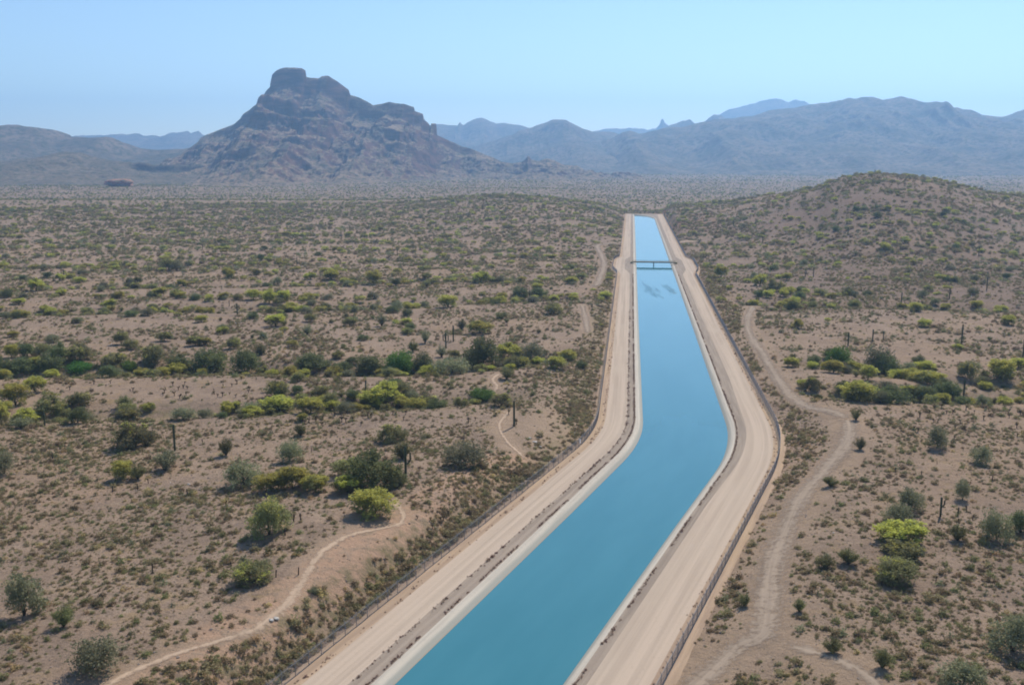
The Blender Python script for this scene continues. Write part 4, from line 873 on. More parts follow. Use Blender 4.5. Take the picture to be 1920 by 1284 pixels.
T = [
 # --- left foreground
 ('PV', 702, 977, 84, 54, 'bright yellow palo verde beside the bend of the left sandy trail'),
 ('PV', 652, 929, 58, 38, 'yellow palo verde in front of the big dark olive tree'),
 ('PV', 508, 925, 56, 36, 'low yellow palo verde at the left end of the bright front clump'),
 ('PV', 550, 923, 62, 47, 'tallest yellow palo verde in the middle of the front clump'),
 ('PV', 592, 926, 52, 38, 'olive-yellow palo verde at the right end of the front clump'),
 ('MQ', 700, 924, 98, 74, 'largest dark olive mesquite tree left of the canal bend'),
 ('PO', 655, 896, 58, 40, 'olive tree tucked behind the largest dark mesquite'),
 ('PO', 738, 916, 42, 44, 'small olive tree leaning on the right of the largest mesquite'),
 ('SA1', 761, 903, 0, 66, 'armed saguaro standing right of the largest dark mesquite'),
 ('CB', 755, 864, 46, 38, 'dark green bush behind the armed saguaro'),
 ('PO', 733, 831, 50, 40, 'round olive bush above the armed saguaro'),
 ('GY', 873, 880, 80, 54, 'wide grey-green bush between the trail and the armed saguaro'),
 ('SA0', 964, 799, 0, 48, 'tall bare saguaro pole on the pale flat, casting a thin shadow'),
 ('PO', 251, 843, 64, 56, 'large round olive bush with a dark shaded base at left'),
 ('SA0', 328, 845, 0, 49, 'lone saguaro pole right of the large round olive bush'),
 ('SG', 310, 888, 58, 42, 'grey-green bush below the lone saguaro pole'),
 ('PV', 232, 903, 42, 38, 'small bright yellow palo verde beside a green bush at left'),
 ('CB', 259, 903, 32, 30, 'green bush touching the small bright yellow palo verde'),
 ('GY', 456, 918, 68, 52, 'hazy grey-olive bush just left of the yellow front clump'),
 ('CB', 424, 857, 26, 36, 'narrow dark green bush above the hazy grey-olive one'),
 ('GY', 543, 868, 50, 42, 'grey-olive bush behind the yellow front clump'),
 ('CB', 564, 820, 28, 26, 'small dark green bush on the slope below the yellow row'),
 ('GY', 8, 894, 46, 50, 'grey-green bush cut by the left edge of the picture'),
 ('PO', 507, 1013, 76, 74, 'sparse olive bush alone on the open gravel left of the trail'),
 ('PO', 476, 1102, 74, 44, 'low olive bush beside the left trail'),
 ('GY', 46, 1166, 76, 82, 'tall dark grey-green bush at the far left foreground'),
 ('GY', 190, 1274, 86, 74, 'dark bush at the bottom left beside the trail'),
 ('CB', 120, 1180, 38, 42, 'small green bush right of the tall dark foreground bush'),
 ('SG', 590, 1118, 26, 20, 'small grey bush on the cut bank right of the trail'),
 # --- left: second rank
 ('PV', 66, 738, 40, 31, 'yellow palo verde standing alone just below the left green wash'),
 ('PV', 30, 764, 48, 44, 'yellow palo verde with a dark trunk near the left edge'),
 ('PO', 98, 781, 60, 44, 'olive palo verde left of a short saguaro'),
 ('SA0', 84, 798, 0, 26, 'short dark saguaro under the olive palo verde at left'),
 ('PO', 148, 769, 44, 32, 'pale olive palo verde above a dark green tree'),
 ('MQ', 147, 796, 42, 32, 'dark green tree below the pale olive palo verde'),
 ('PV', 2, 802, 32, 46, 'bright yellow palo verde cut by the left picture edge'),
 ('SG', 42, 807, 46, 24, 'grey low bush below the palo verde with the dark trunk'),
 ('CB', 234, 770, 34, 28, 'dark green round bush on the bare flat at left'),
 ('PO', 242, 791, 42, 30, 'olive bush behind the short stump below the dark round bush'),
 ('PV', 280, 774, 22, 20, 'tiny yellow palo verde right of the dark round bush'),
 ('GY', 344, 790, 54, 24, 'grey-brown bush above the lone saguaro pole'),
 ('GY', 384, 784, 32, 20, 'low grey bush left of a small yellow palo verde'),
 ('PV', 425, 780, 29, 26, 'small yellow palo verde left of the long yellow row'),
 ('GY', 470, 780, 48, 24, 'grey-olive bush at the left end of the long yellow row'),
 ('PV', 523, 777, 60, 31, 'yellow palo verde at the left of the long yellow row'),
 ('PV', 582, 776, 52, 33, 'brightest palo verde in the middle of the long yellow row'),
 ('PO', 620, 771, 34, 34, 'olive-yellow palo verde at the right of the long yellow row'),
 ('GY', 650, 776, 38, 25, 'grey-olive bush ending the long yellow row'),
 ('PO', 520, 752, 48, 40, 'double-topped olive palo verde behind the long yellow row'),
 ('PV', 697, 767, 52, 32, 'front lobe of yellow palo verde right of the long row'),
 ('PV', 724, 763, 60, 44, 'big dense yellow palo verde standing behind a lower one'),
 ('PO', 800, 764, 44, 23, 'dark olive bush right of the big dense yellow palo verde'),
 ('GB', 904, 754, 50, 15, 'low bright green bush in the second wash near the fence'),
 ('PO', 940, 764, 42, 26, 'olive-yellow bush by the tall bare saguaro pole'),
 ('SA0', 686, 737, 0, 25, 'saguaro pole left of the big dense yellow palo verde'),
 # --- left green wash
 ('MQ', 5, 707, 34, 40, 'green tree cut by the left edge in the green wash'),
 ('MQ', 44, 708, 58, 36, 'broad green tree at the left end of the green wash'),
 ('PV', 22, 672, 26, 26, 'small yellow palo verde above the left end of the green wash'),
 ('MQ', 51, 671, 32, 27, 'green tree right of the small yellow palo verde above the wash'),
 ('PO', 82, 671, 32, 27, 'olive tree in the upper row at the left of the wash'),
 ('MQ', 111, 681, 38, 38, 'tall dark olive tree in the upper row at the left of the wash'),
 ('PO', 149, 683, 44, 38, 'palo verde with a yellow top and dark base above the wash'),
 ('PV', 66, 692, 22, 22, 'little yellow palo verde between two green wash trees'),
 ('MQ', 98, 702, 48, 40, 'darkest tree in the left part of the green wash'),
 ('GB', 150, 703, 52, 24, 'low green bush right of the darkest wash tree'),
 ('PO', 216, 690, 50, 28, 'dark olive tree on the upper bank of the green wash'),
 ('GB', 243, 698, 32, 20, 'small green bush in the bed of the green wash'),
 ('PO', 288, 691, 50, 42, 'olive tree with yellow tips on the upper wash bank'),
 ('MQ', 336, 693, 44, 28, 'green tree behind the bright yellow shrub in the wash'),
 ('PV', 331, 703, 36, 21, 'single bright yellow shrub in the green wash'),
 ('MQ', 392, 702, 62, 50, 'large grey-green tree in the middle of the green wash'),
 ('MQ', 463, 704, 50, 50, 'dense dark green tree at the middle of the green wash'),
 ('MQ', 585, 704, 70, 40, 'wide dark tree left of a gap in the green wash'),
 ('MQ', 640, 704, 42, 26, 'low dark tree in the middle right of the green wash'),
 ('MQ', 694, 705, 57, 36, 'rounded grey-green tree left of the bright green one'),
 ('GB', 751, 705, 60, 46, 'bright green tree in the right half of the green wash'),
 ('MQ', 795, 704, 40, 41, 'narrow green tree right of the bright green tree'),
 ('GY', 846, 703, 74, 36, 'broad grey-green tree in the right half of the green wash'),
 ('MQ', 903, 697, 66, 62, 'tallest tree in the green wash, grey-green, near its right end'),
 ('PV', 952, 676, 42, 35, 'rounded yellow palo verde at the right end of the green wash'),
 ('GY', 993, 682, 50, 42, 'grey-green tree at the very right end of the green wash'),
 ('CB', 950, 713, 30, 25, 'dark bush below the right end of the green wash'),
 ('CB', 774, 661, 22, 22, 'small dark green bush on the flat above the wash'),
 ('SG', 828, 671, 28, 23, 'small grey bush beside the many-armed saguaro'),
 ('SA3', 836, 654, 0, 30, 'many-armed saguaro above the right part of the green wash'),
 ('SA0', 850, 641, 0, 31, 'plain saguaro pole right of the many-armed one'),
 # --- left: flat above the wash
 ('PV', 900, 628, 46, 28, 'rounded yellow-green palo verde alone on the flat near the canal'),
 ('PO', 1038, 590, 36, 22, 'olive bush near the left fence above the flat'),
 ('CB', 940, 599, 29, 15, 'dark green bush above the rounded yellow-green palo verde'),
 ('SG', 716, 613, 22, 25, 'grey upright bush on the middle of the flat'),
 ('PO', 656, 612, 28, 17, 'olive bush left of the grey upright bush'),
 ('PV', 517, 614, 33, 24, 'yellow-green palo verde on the left of the flat'),
 ('SG', 576, 629, 26, 21, 'grey bush below the yellow-green palo verde on the flat'),
 ('SG', 797, 645, 22, 27, 'grey thin bush left of the many-armed saguaro'),
 ('CB', 865, 619, 23, 19, 'dark bush touching the rounded yellow-green palo verde'),
 ('PO', 228, 648, 28, 26, 'yellow-green palo verde at the far left of the flat'),
 ('PO', 245, 657, 31, 20, 'low olive bush touching the palo verde on the left flat'),
 ('PO', 308, 642, 29, 21, 'round olive bush, first of three in line on the flat'),
 ('PO', 367, 650, 31, 22, 'round olive bush, second of three in line on the flat'),
 ('PO', 439, 655, 29, 24, 'round olive bush, third of three in line on the flat'),
 ('CB', 487, 668, 26, 21, 'dark green bush just above the dense dark wash tree'),
 # --- left: far bands
 ('PV', 68, 547, 29, 27, 'yellow palo verde at the far left of the upper bands'),
 ('PV', 302, 556, 31, 17, 'low yellow palo verde in the upper left bands'),
 ('PV', 701, 534, 31, 26, 'yellow-topped palo verde with a dark base in the upper bands'),
 ('PV', 901, 531, 31, 25, 'yellow palo verde in the upper bands nearest the canal'),
 ('PV', 505, 570, 25, 26, 'left one of a yellow pair in the upper bands'),
 ('PV', 532, 567, 25, 22, 'right one of a yellow pair in the upper bands'),
 ('PV', 475, 563, 29, 19, 'low yellow palo verde beside the pair in the upper bands'),
 ('PO', 316, 508, 27, 24, 'olive palo verde in the higher left bands'),
 ('GY', 332, 509, 28, 20, 'grey tree touching the olive palo verde in the higher bands'),
 ('PV', 427, 523, 26, 20, 'small yellow palo verde above the centre left bands'),
 ('PV', 582, 525, 24, 16, 'small yellow shrub, left one above the middle bands'),
 ('PV', 622, 526, 33, 20, 'wider yellow shrub, right one above the middle bands'),
 ('MQ', 975, 558, 34, 20, 'dark green tree, left one near the canal in the upper bands'),
 ('MQ', 1010, 557, 32, 17, 'dark green tree, right one near the canal in the upper bands'),
 ('PV', 840, 577, 34, 24, 'pale yellow palo verde above the canal side of the flat'),
 # --- right side
 ('PV', 1497, 617, 19, 17, 'small yellow shrub near the right dirt track'),
 ('GB', 1573, 690, 46, 38, 'bright green dense tree in the right wash'),
 ('PV', 1562, 700, 40, 26, 'yellow palo verde in front of the bright green dense tree'),
 ('MQ', 1526, 692, 26, 30, 'dark green tree left of the bright green one in the right wash'),
 ('GY', 1648, 700, 60, 52, 'large smoky grey tree in the right wash'),
 ('MQ', 1660, 706, 52, 40, 'dark tree growing into the smoky grey tree'),
 ('PV', 1627, 714, 28, 28, 'small yellow palo verde below the smoky grey tree'),
 ('PV', 1732, 702, 36, 24, 'yellow palo verde behind a wider yellow one on the right'),
 ('PV', 1742, 721, 58, 30, 'wide yellow palo verde on the lip of the right wash'),
 ('PO', 1815, 714, 36, 38, 'olive palo verde behind the right saguaro pole'),
 ('PV', 1876, 719, 52, 44, 'big yellow-topped palo verde with a black base at far right'),
 ('CB', 1840, 726, 38, 22, 'dark low bush between two palo verdes at far right'),
 ('PV', 1611, 755, 58, 39, 'bright yellow palo verde at the left end of the lower right wash'),
 ('MQ', 1668, 757, 60, 38, 'olive-grey tree in the middle of the lower right wash'),
 ('MQ', 1734, 757, 44, 32, 'grey-green bush right of the olive-grey wash tree'),
 ('MQ', 1776, 754, 50, 38, 'broad grey-green bush beside the right saguaro pole'),
 ('GY', 1655, 735, 40, 22, 'pale grey bush above the lower right wash'),
 ('SA0', 1806, 752, 0, 41, 'dark saguaro pole in the lower right wash'),
 ('SA0', 1590, 649, 0, 26, 'left one of two saguaro poles on the pale right flat'),
 ('SA0', 1636, 640, 0, 23, 'right one of two saguaro poles on the pale right flat'),
 ('SA0', 1656, 638, 0, 17, 'short thin saguaro right of the pair on the pale flat'),
 ('SA0', 1803, 643, 0, 35, 'tall saguaro on the upper right flat'),
 ('SA0', 1918, 672, 0, 36, 'saguaro at the right picture edge above the wash'),
 ('GY', 1757, 845, 44, 44, 'rounded olive-grey bush with dark shadow on the right slope'),
 ('GY', 1838, 874, 46, 35, 'dark low bush right of the rounded olive-grey bush'),
 ('PV', 1697, 1034, 98, 52, 'brightest yellow palo verde on the right slope'),
 ('PO', 1690, 1054, 84, 40, 'olive bush under the brightest yellow palo verde'),
 ('GY', 1706, 964, 58, 46, 'upper pale grey-green bush on the right slope'),
 ('GY', 1680, 988, 54, 42, 'lower pale grey-green bush on the right slope'),
 ('PO', 1680, 1103, 82, 48, 'olive-yellow palo verde on short trunks below the brightest one'),
 ('CB', 1795, 1018, 38, 34, 'dark round bush right of the brightest yellow palo verde'),
 ('GY', 1868, 1020, 56, 62, 'tall dark grey-green bush at right middle'),
 ('MQ', 1912, 1004, 48, 44, 'dark green bush at the right picture edge'),
 ('GY', 1804, 942, 30, 44, 'slim grey bush above the dark round bush on the right'),
 ('CB', 1590, 1064, 40, 34, 'dark green creosote left of the brightest yellow palo verde'),
 ('CB', 1547, 1070, 40, 26, 'olive creosote farther left of the brightest palo verde'),
 ('GY', 1897, 1237, 88, 76, 'big dark bush at the lower right edge'),
 ('CB', 1654, 1259, 36, 40, 'olive bush near the bottom right of the slope'),
 ('CB', 1560, 1230, 40, 32, 'dark round bush by the faint lower right track'),
 ('GY', 1800, 1312, 96, 62, 'grey-green bush cut by the bottom edge at right'),
 ('SA1', 1763, 968, 0, 36, 'thin saguaro with one low arm on the right slope'),
 ('CB', 1557, 915, 32, 22, 'dark creosote beside the right track bend'),
 ('CB', 1612, 845, 28, 24, 'dark creosote right of the right track'),
 ('CB', 1605, 790, 22, 22, 'green bush at the fork of the right tracks'),
 ('CB', 1395, 1140, 26, 26, 'small olive bush between the right fence and the track'),
 ('CB', 1498, 1152, 28, 26, 'small bush on the right edge of the wide track'),
 ('PV', 1352, 521, 26, 26, 'yellow palo verde close to the right fence beyond the bend'),
 ('PV', 1425, 537, 27, 22, 'yellow palo verde left of an olive one on the right bands'),
 ('PO', 1453, 547, 36, 26, 'olive palo verde right of a yellow one on the right bands'),
 ('PV', 1478, 552, 27, 16, 'low yellow shrub right of the olive palo verde on the bands'),
 ('PV', 1657, 470, 22, 15, 'yellow shrub at the foot of the right hill'),
 ('SA1', 1640, 327, 0, 9, 'tiny saguaro on top of the right hill'),
]
for t_ in T: at_px(*t_)

# ------------------------------------------------------------------ cholla on the left flats, by cluster
def sprinkle(kind, n, x0, x1, y0, y1, hm, label, group, seed):
    r = random.Random(seed)
    for k in range(n):
        px, py = r.uniform(x0, x1), r.uniform(y0, y1); x, y, z = ground(px, py); h = hm * r.uniform(0.65, 1.35)
        t = plant(kind, x, y, z, h * (0.95 if kind == 'CH' else 0.62), h, label, group); SINGLE.append((t, ('%s %s' % ('tall' if h > hm * 1.12 else 'small' if h < hm * 0.85 else 'dark', 'cholla' if kind == 'CH' else 'dead cholla stump')), (x, y, z)))
sprinkle('CH', 26, 300, 500, 712, 748, 1.25, 'dark cholla cactus in the cluster below the left green wash', 'chollas below the left green wash', 1)
sprinkle('CH', 8, 120, 250, 712, 735, 1.2, 'dark cholla cactus on the flat at far left below the wash', 'chollas on the far left flat', 2)
sprinkle('CH', 16, 570, 720, 770, 800, 1.4, 'cholla cactus on the rim in front of the long yellow row', 'chollas on the rim', 3)
sprinkle('CH', 10, 690, 990, 775, 800, 1.3, 'cholla cactus on the flat near the tall bare saguaro pole', 'chollas near the saguaro pole', 4)
sprinkle('CD', 22, 80, 720, 800, 930, 1.1, 'dark dead cholla stump among scrub on the left flat', 'dead cholla stumps on the left flat', 5)
sprinkle('CD', 12, 250, 640, 930, 1110, 1.3, 'thin dead cholla stump on the open gravel left of the trail', 'dead cholla stumps left of the trail', 6)
sprinkle('CD', 14, 1640, 1910, 850, 1140, 1.1, 'dark dead cholla stump on the right slope', 'dead cholla stumps on the right slope', 7)
sprinkle('CH', 30, 1700, 1918, 765, 830, 1.15, 'dark cholla cactus on the right flat below the wash', 'chollas on the right flat', 8)
sprinkle('CH', 8, 770, 850, 965, 995, 1.0, 'cholla cactus at the edge of the cut bank by the trail', 'chollas at the cut bank', 9)
for k, (px, py, h) in enumerate(((445, 590, 22), (430, 575, 12), (1110, 583, 14), (993, 560, 16), (557, 497, 14), (745, 480, 12), (1290 + 220, 520, 14), (1525, 520, 18), (1690, 570, 22), (1780, 560, 20), (1850, 545, 26), (1835, 480, 18), (1375, 425, 12), (1430, 455, 12), (1590, 440, 14), (640, 450, 14), (540, 405, 12), (1030, 440, 13), (905, 395, 12), (120, 520, 14), (380, 470, 12))):
    t = at_px('SA0' if k % 3 else 'SA2', px, py, 0, h, 'distant saguaro rising above the far desert scrub', 'distant saguaros'); SINGLE.append((t, 'distant saguaro pole' if k % 3 else 'distant armed saguaro', t.location[:]))

# ------------------------------------------------------------------ scattered plants
RNG = np.random.default_rng(11)
def sample(n, d0, d1, amax=31.0):
    a = np.radians(RNG.uniform(-amax, amax, n)); d = np.sqrt(RNG.uniform(d0 * d0, d1 * d1, n))
    return d * np.sin(a), d * np.cos(a)
TRK = [([ground(*p)[:2] for p in L], w) for L, w in ((TRAIL_L, 1.7), (TRACK_R, 3.4), (TRACK_R2, 2.6), (TRACK_R3, 2.2), (SPUR_R, 4.5), (SPUR_L, 3.2), (TRACK_L2, 2.8), (TRAIL_B, 1.3), (WASH_TR, 1.5))]
def clear(X, Y, m=0.8, tracks=True):
    s, o = to_so(X, Y)
    b = bulge(s)
    ok = np.where(o < 0, -o - 22.4 - b, o - 22.9 - b) > m
    ok |= (Y > 1212)
    if tracks:
        for L, w in TRK: ok &= seg_dist(X, Y, L) > w * 0.85
    return ok
def in_view(X, Y, Z, mar=20):
    px, py = pix(X, Y, Z); return (px > -mar) & (px < 1920 + mar) & (py > 300) & (py < 1284 + mar)
def free(X, Y, k=0.8):
    ok = np.ones(X.shape, bool)
    for x, y, r in PLACED:
        if r > 1.2: ok &= (np.hypot(X - x, Y - y) > r * k)
    return ok
def bandw(X, Y):
    w = np.zeros(X.shape)
    for pts, k in zip(WASH, (1.2, 1, 1.3, 1.0, 0.9, 1.3, 1.1, 1.1, 1.0, 0.9)):
        w = np.maximum(w, k * np.exp(-(seg_dist(X, Y, pts) / 9.0) ** 2))
    # further strings of trees along faint runnels that run across the view
    run = np.exp(-((((Y + 22 * fbm(X / 160, Y / 300, 90, 2)) % 62) - 31) / 8.0) ** 2) * (Y > 430)
    return np.maximum(w, 0.75 * run)

# trees and bushes of the middle distance
X, Y = sample(83000, 215, 1330, 40)
ok = clear(X, Y, 3); X, Y = X[ok], Y[ok]
pr = np.clip(0.03 * (Y > 300) + np.where(Y < 330, 0.42, 0.42) * bandw(X, Y) * (0.4 + 1.2 * vnoise(X / 40, Y / 40, 91)) + 0.05 * (fbm(X / 60, Y / 60, 92, 3) > 0.2) * (Y > 300), 0, 1)
keep = RNG.random(len(X)) < pr * np.clip(1.15 - Y / 3000, 0.4, 1); X, Y = X[keep], Y[keep]
ok = free(X, Y, 0.9); X, Y = X[ok], Y[ok]; Z = H(X, Y)
qx, qy = pix(X, Y, Z); ok = np.ones(len(X), bool)
for t_ in T:                        # keep the saguaros clear of chance bushes standing behind their tops
    if t_[0][:2] == 'SA': ok &= ~((np.abs(qx - t_[1]) < 26) & (qy > t_[2] - t_[4] - 45) & (qy < t_[2] - 0.2 * t_[4]))
X, Y, Z = X[ok], Y[ok], Z[ok]
bw_ = bandw(X, Y); u = RNG.random(len(X))
kindA = np.where(u < 0.24 + 0.16 * bw_, 'PV', np.where(u < 0.48 + 0.12 * bw_, 'PO', np.where(u < 0.62, 'MQ', np.where(u < 0.74, 'GY', 'CB'))))
wA = np.where(kindA == 'CB', RNG.uniform(1.4, 2.6, len(X)), RNG.uniform(2.4, 6.2, len(X))) * np.where(Y > 700, 1.1, 1.0)
hA = wA * np.where(kindA == 'CB', RNG.uniform(0.55, 0.85, len(X)), RNG.uniform(0.48, 0.75, len(X)))
order = np.argsort(-(wA / Y)); quota = {'PV': 120, 'PO': 70, 'MQ': 60, 'GY': 70, 'CB': 90}
side = lambda x, y: 'left' if to_so(np.array(x), np.array(y))[1] < 0 else 'right'
LBL = {'PV': 'small yellow-flowering palo verde scattered on the far desert {} of the canal', 'PO': 'small olive palo verde scattered on the far desert {} of the canal', 'MQ': 'small dark green mesquite scattered on the far desert {} of the canal', 'GY': 'small grey-green ironwood scattered on the far desert {} of the canal', 'CB': 'small dark creosote bush scattered on the far desert {} of the canal'}
GRP = {'PV': 'far yellow palo verdes', 'PO': 'far olive palo verdes', 'MQ': 'far mesquites', 'GY': 'far ironwoods', 'CB': 'far creosote bushes'}
WHAT = {'PV': 'yellow palo verde', 'PO': 'olive palo verde', 'MQ': 'dark mesquite', 'GY': 'grey-green ironwood', 'CB': 'small dark creosote'}
rest_i = []
for i in order:
    k = str(kindA[i])
    if quota[k] > 0 and in_view(X[i:i + 1], Y[i:i + 1], Z[i:i + 1], 0)[0]:
        quota[k] -= 1; sd = side(X[i], Y[i]); t = plant(k, X[i], Y[i], Z[i], wA[i], hA[i], LBL[k].format(sd), GRP[k] + ' ' + sd); SINGLE.append((t, WHAT[k], (X[i], Y[i], Z[i])))
    else: rest_i.append(i)

# ------------------------------------------------------------------ geometry-node scatter
def scatter(name, label, meshes, X, Y, Z, sx, sz, idx, kind='stuff', parent=None):
    n = len(X)
    me = bpy.data.meshes.new(name); me.vertices.add(n); me.vertices.foreach_set('co', np.stack([X, Y, Z], 1).reshape(-1).astype(np.float32))
    a = me.attributes.new('sc', 'FLOAT_VECTOR', 'POINT'); a.data.foreach_set('vector', np.stack([sx, sx, sz], 1).reshape(-1).astype(np.float32))
    a = me.attributes.new('rt', 'FLOAT_VECTOR', 'POINT'); a.data.foreach_set('vector', np.stack([0 * sx, 0 * sx, RNG.uniform(0, 6.28, n)], 1).reshape(-1).astype(np.float32))
    a = me.attributes.new('ix', 'INT', 'POINT'); a.data.foreach_set('value', np.asarray(idx, np.int32))
    o = link(name, me, parent); 
    pc = bpy.data.collections.new(name + '_kinds')
    for k, m_ in enumerate(meshes):
        po = bpy.data.objects.new('%s_%02d' % (name, k), m_); pc.objects.link(po)
    ng = bpy.data.node_groups.new(name, 'GeometryNodeTree')
    ng.interface.new_socket('Geometry', in_out='INPUT', socket_type='NodeSocketGeometry'); ng.interface.new_socket('Geometry', in_out='OUTPUT', socket_type='NodeSocketGeometry')
    N = ng.nodes; gi = N.new('NodeGroupInput'); go_ = N.new('NodeGroupOutput'); ip = N.new('GeometryNodeInstanceOnPoints'); ci = N.new('GeometryNodeCollectionInfo')
    ci.inputs['Collection'].default_value = pc; ci.inputs['Separate Children'].default_value = True; ci.inputs['Reset Children'].default_value = True
    def nattr(nm, ty):
        q = N.new('GeometryNodeInputNamedAttribute'); q.data_type = ty; q.inputs['Name'].default_value = nm; return q.outputs['Attribute']
    L_ = ng.links
    L_.new(gi.outputs[0], ip.inputs['Points']); L_.new(ci.outputs[0], ip.inputs['Instance']); ip.inputs['Pick Instance'].default_value = True
    L_.new(nattr('ix', 'INT'), ip.inputs['Instance Index']); L_.new(nattr('rt', 'FLOAT_VECTOR'), ip.inputs['Rotation']); L_.new(nattr('sc', 'FLOAT_VECTOR'), ip.inputs['Scale'])
    L_.new(ip.outputs[0], go_.inputs[0])
    md = o.modifiers.new('scatter', 'NODES'); md.node_group = ng
    return tag(o, label, kind=kind)
# far trees as single meshes (crown + blossom joined)
def small_tree(seed, mt, blossom, n=420):
    rng = np.random.default_rng(seed); lb = lobes(rng, 8, 0.33, 0.3, 0.74, 0.17, 0.25)
    C1 = np.concatenate([lobe_pts(rng, [(x, y, max(0.14, z - 0.2), r) for x, y, z, r in lb], n // 2, 0.1), lobe_pts(rng, lb, n // 2, 0.2)]); C2 = lobe_pts(rng, lb, blossom, 0.5, -0.2) if blossom else np.zeros((0, 3))
    me = leaves_mesh('small_tree', np.concatenate([C1, C2]), 0.045, rng); me.materials.append(M[mt]); me.materials.append(M['blossom'])
    mi = np.zeros(len(me.polygons), np.int32); mi[len(C1):] = 1; me.polygons.foreach_set('material_index', mi); return me
FAR = [small_tree(900, 'pv_leaf', 300), small_tree(901, 'pv_leaf', 260), small_tree(902, 'olive', 70), small_tree(903, 'olive', 50), small_tree(904, 'mesq', 0), small_tree(905, 'mesq', 0), small_tree(906, 'grey', 0), small_tree(907, 'creo', 0)]
SEL = {'PV': (0, 1), 'PO': (2, 3), 'MQ': (4, 5), 'GY': (6, 6), 'CB': (7, 7)}
ri = np.array(rest_i); ix = np.array([SEL[str(kindA[i])][int(i) % 2] for i in ri])
scatter('far_shrubs', 'countless far shrubs and small trees dotting the desert', FAR, X[ri], Y[ri], Z[ri] - 0.05, wA[ri], hA[ri], ix)
# beyond the near ridge: the far plain
X, Y = sample(38000, 1250, 2900, 38)
keep = RNG.random(len(X)) < 0.35 + 0.5 * vnoise(X / 90, Y / 60, 93); X, Y = X[keep], Y[keep]; Z = H(X, Y); ok = clear(X, Y, 3); X, Y, Z = X[ok], Y[ok], Z[ok]
n = len(X); w = RNG.uniform(2.0, 5.0, n); scatter('plain_shrubs', 'far plain shrubs below the butte', FAR, X, Y, Z - 0.05, w, w * 0.65, RNG.choice(8, n, p=[.07, .07, .16, .16, .16, .16, .12, .10]))

X, Y = sample(14000, 2800, 5200, 38); w = RNG.uniform(4, 8, len(X)); scatter('plain_shrubs', 'shrubs on the farthest plain under the mountains', FAR, X, Y, H(X, Y) - 0.05, w, w * 0.6, RNG.choice(8, len(X), p=[.05, .05, .15, .15, .2, .2, .12, .08]))
# small scrub tufts
def tufts(n, d0, d1, dens, size):
    X, Y = sample(int(n * 1.32), d0, d1, 40.5); ok = clear(X, Y, 0.6); X, Y = X[ok], Y[ok]
    cl_ = fbm(X / 11, Y / 11, 95, 4); big = fbm(X / 45, Y / 45, 96, 3)
    pr = np.clip(dens * (0.55 + np.where(Y < 260, 1.0, 1.6) * cl_ + np.where(Y < 260, 0.45, 1.0) * big), 0.06, 1) * (1 - 0.92 * sstep(0.35, 0.75, gattr(bare, X, Y))); k = RNG.random(len(X)) < pr; X, Y = X[k], Y[k]
    pk = (np.abs(to_so(X, Y)[1] + 22.6 + 10.5) < 5.5) & (Y > 130) & (Y < 172); kk = ~pk | (RNG.random(len(X)) < 0.22); X, Y = X[kk], Y[kk]; w = size * RNG.lognormal(0, 0.5, len(X)); return X, Y, np.clip(w, size * 0.35, size * 2.6)
G = [tufts(118000, 60, 270, 0.45, 0.34), tufts(45000, 60, 260, 0.60, 0.68), tufts(120000, 260, 640, 0.70, 0.85), tufts(120000, 640, 1320, 0.7, 1.5)]
# packed tufts in the ditch outside the fences
s_ = np.concatenate([RNG.uniform(20, 240, 2300), RNG.uniform(240, 700, 1300)]); o_ = -22.6 - bulge(s_) - 0.9 - RNG.beta(1.2, 1.9, 3600) * np.where((s_ > 105) & (s_ < 150), 5.5, 11)
x, y, nx, ny = cl_at(s_); G.append((x + nx * o_, y + ny * o_, 0.9 * RNG.lognormal(0, 0.35, 3600)))
s_ = RNG.uniform(20, 700, 2600); o_ = 23.2 + bulge(s_) + 1.2 + RNG.beta(1.3, 1.6, 2600) * 9
x, y, nx, ny = cl_at(s_); G.append((x + nx * o_, y + ny * o_, 0.85 * RNG.lognormal(0, 0.38, 2600)))
x0_, y0_, _ = ground(1065, 715); G.append((x0_ + RNG.normal(0, 9, 900), y0_ + RNG.normal(0, 24, 900), 0.8 * RNG.lognormal(0, 0.3, 900)))
X = np.concatenate([g[0] for g in G]); Y = np.concatenate([g[1] for g in G]); w = np.concatenate([g[2] for g in G])
ok = clear(X, Y, 0.5) & free(X, Y, 0.5) & (gattr(bare, X, Y) < RNG.uniform(0.45, 1.1, len(X))); X, Y, w = X[ok], Y[ok], w[ok]
# wash beds are greener
Z = H(X, Y); n = len(X); h = w * RNG.uniform(0.6, 1.05, n)
gw = bandw(X, Y) * (Y < 430); u = RNG.random(n)
idx = RNG.choice(8, n, p=[.22, .20, .13, .16, .10, .09, .05, .05]); idx = np.where(u < gw * 0.8, RNG.choice([2, 5, 6, 5], n), idx)
so_ = to_so(X, Y)[1]; dt = ((so_ < -22.6) & (so_ > -34.5)) | ((so_ > 23.2) & (so_ < 33)); idx = np.where(dt & (u < 0.75) & (Y < 760), RNG.choice([0, 1, 3, 6, 7], n, p=[.28, .26, .22, .14, .10]), idx)
iv = in_view(X, Y, Z, -2); rank = np.argsort(-np.where(iv, w / np.hypot(X, Y), 0)); ind = rank[:260]
TN = {0: ('dry_shrub', 'dry brown'), 1: ('dry_shrub', 'dry brown'), 3: ('dry_shrub', 'dry brown'), 2: ('low_shrub', 'dark green'), 5: ('low_shrub', 'dark green'), 4: ('low_shrub', 'grey-green'), 6: ('low_shrub', 'olive'), 7: ('grass_tuft', 'straw-coloured')}
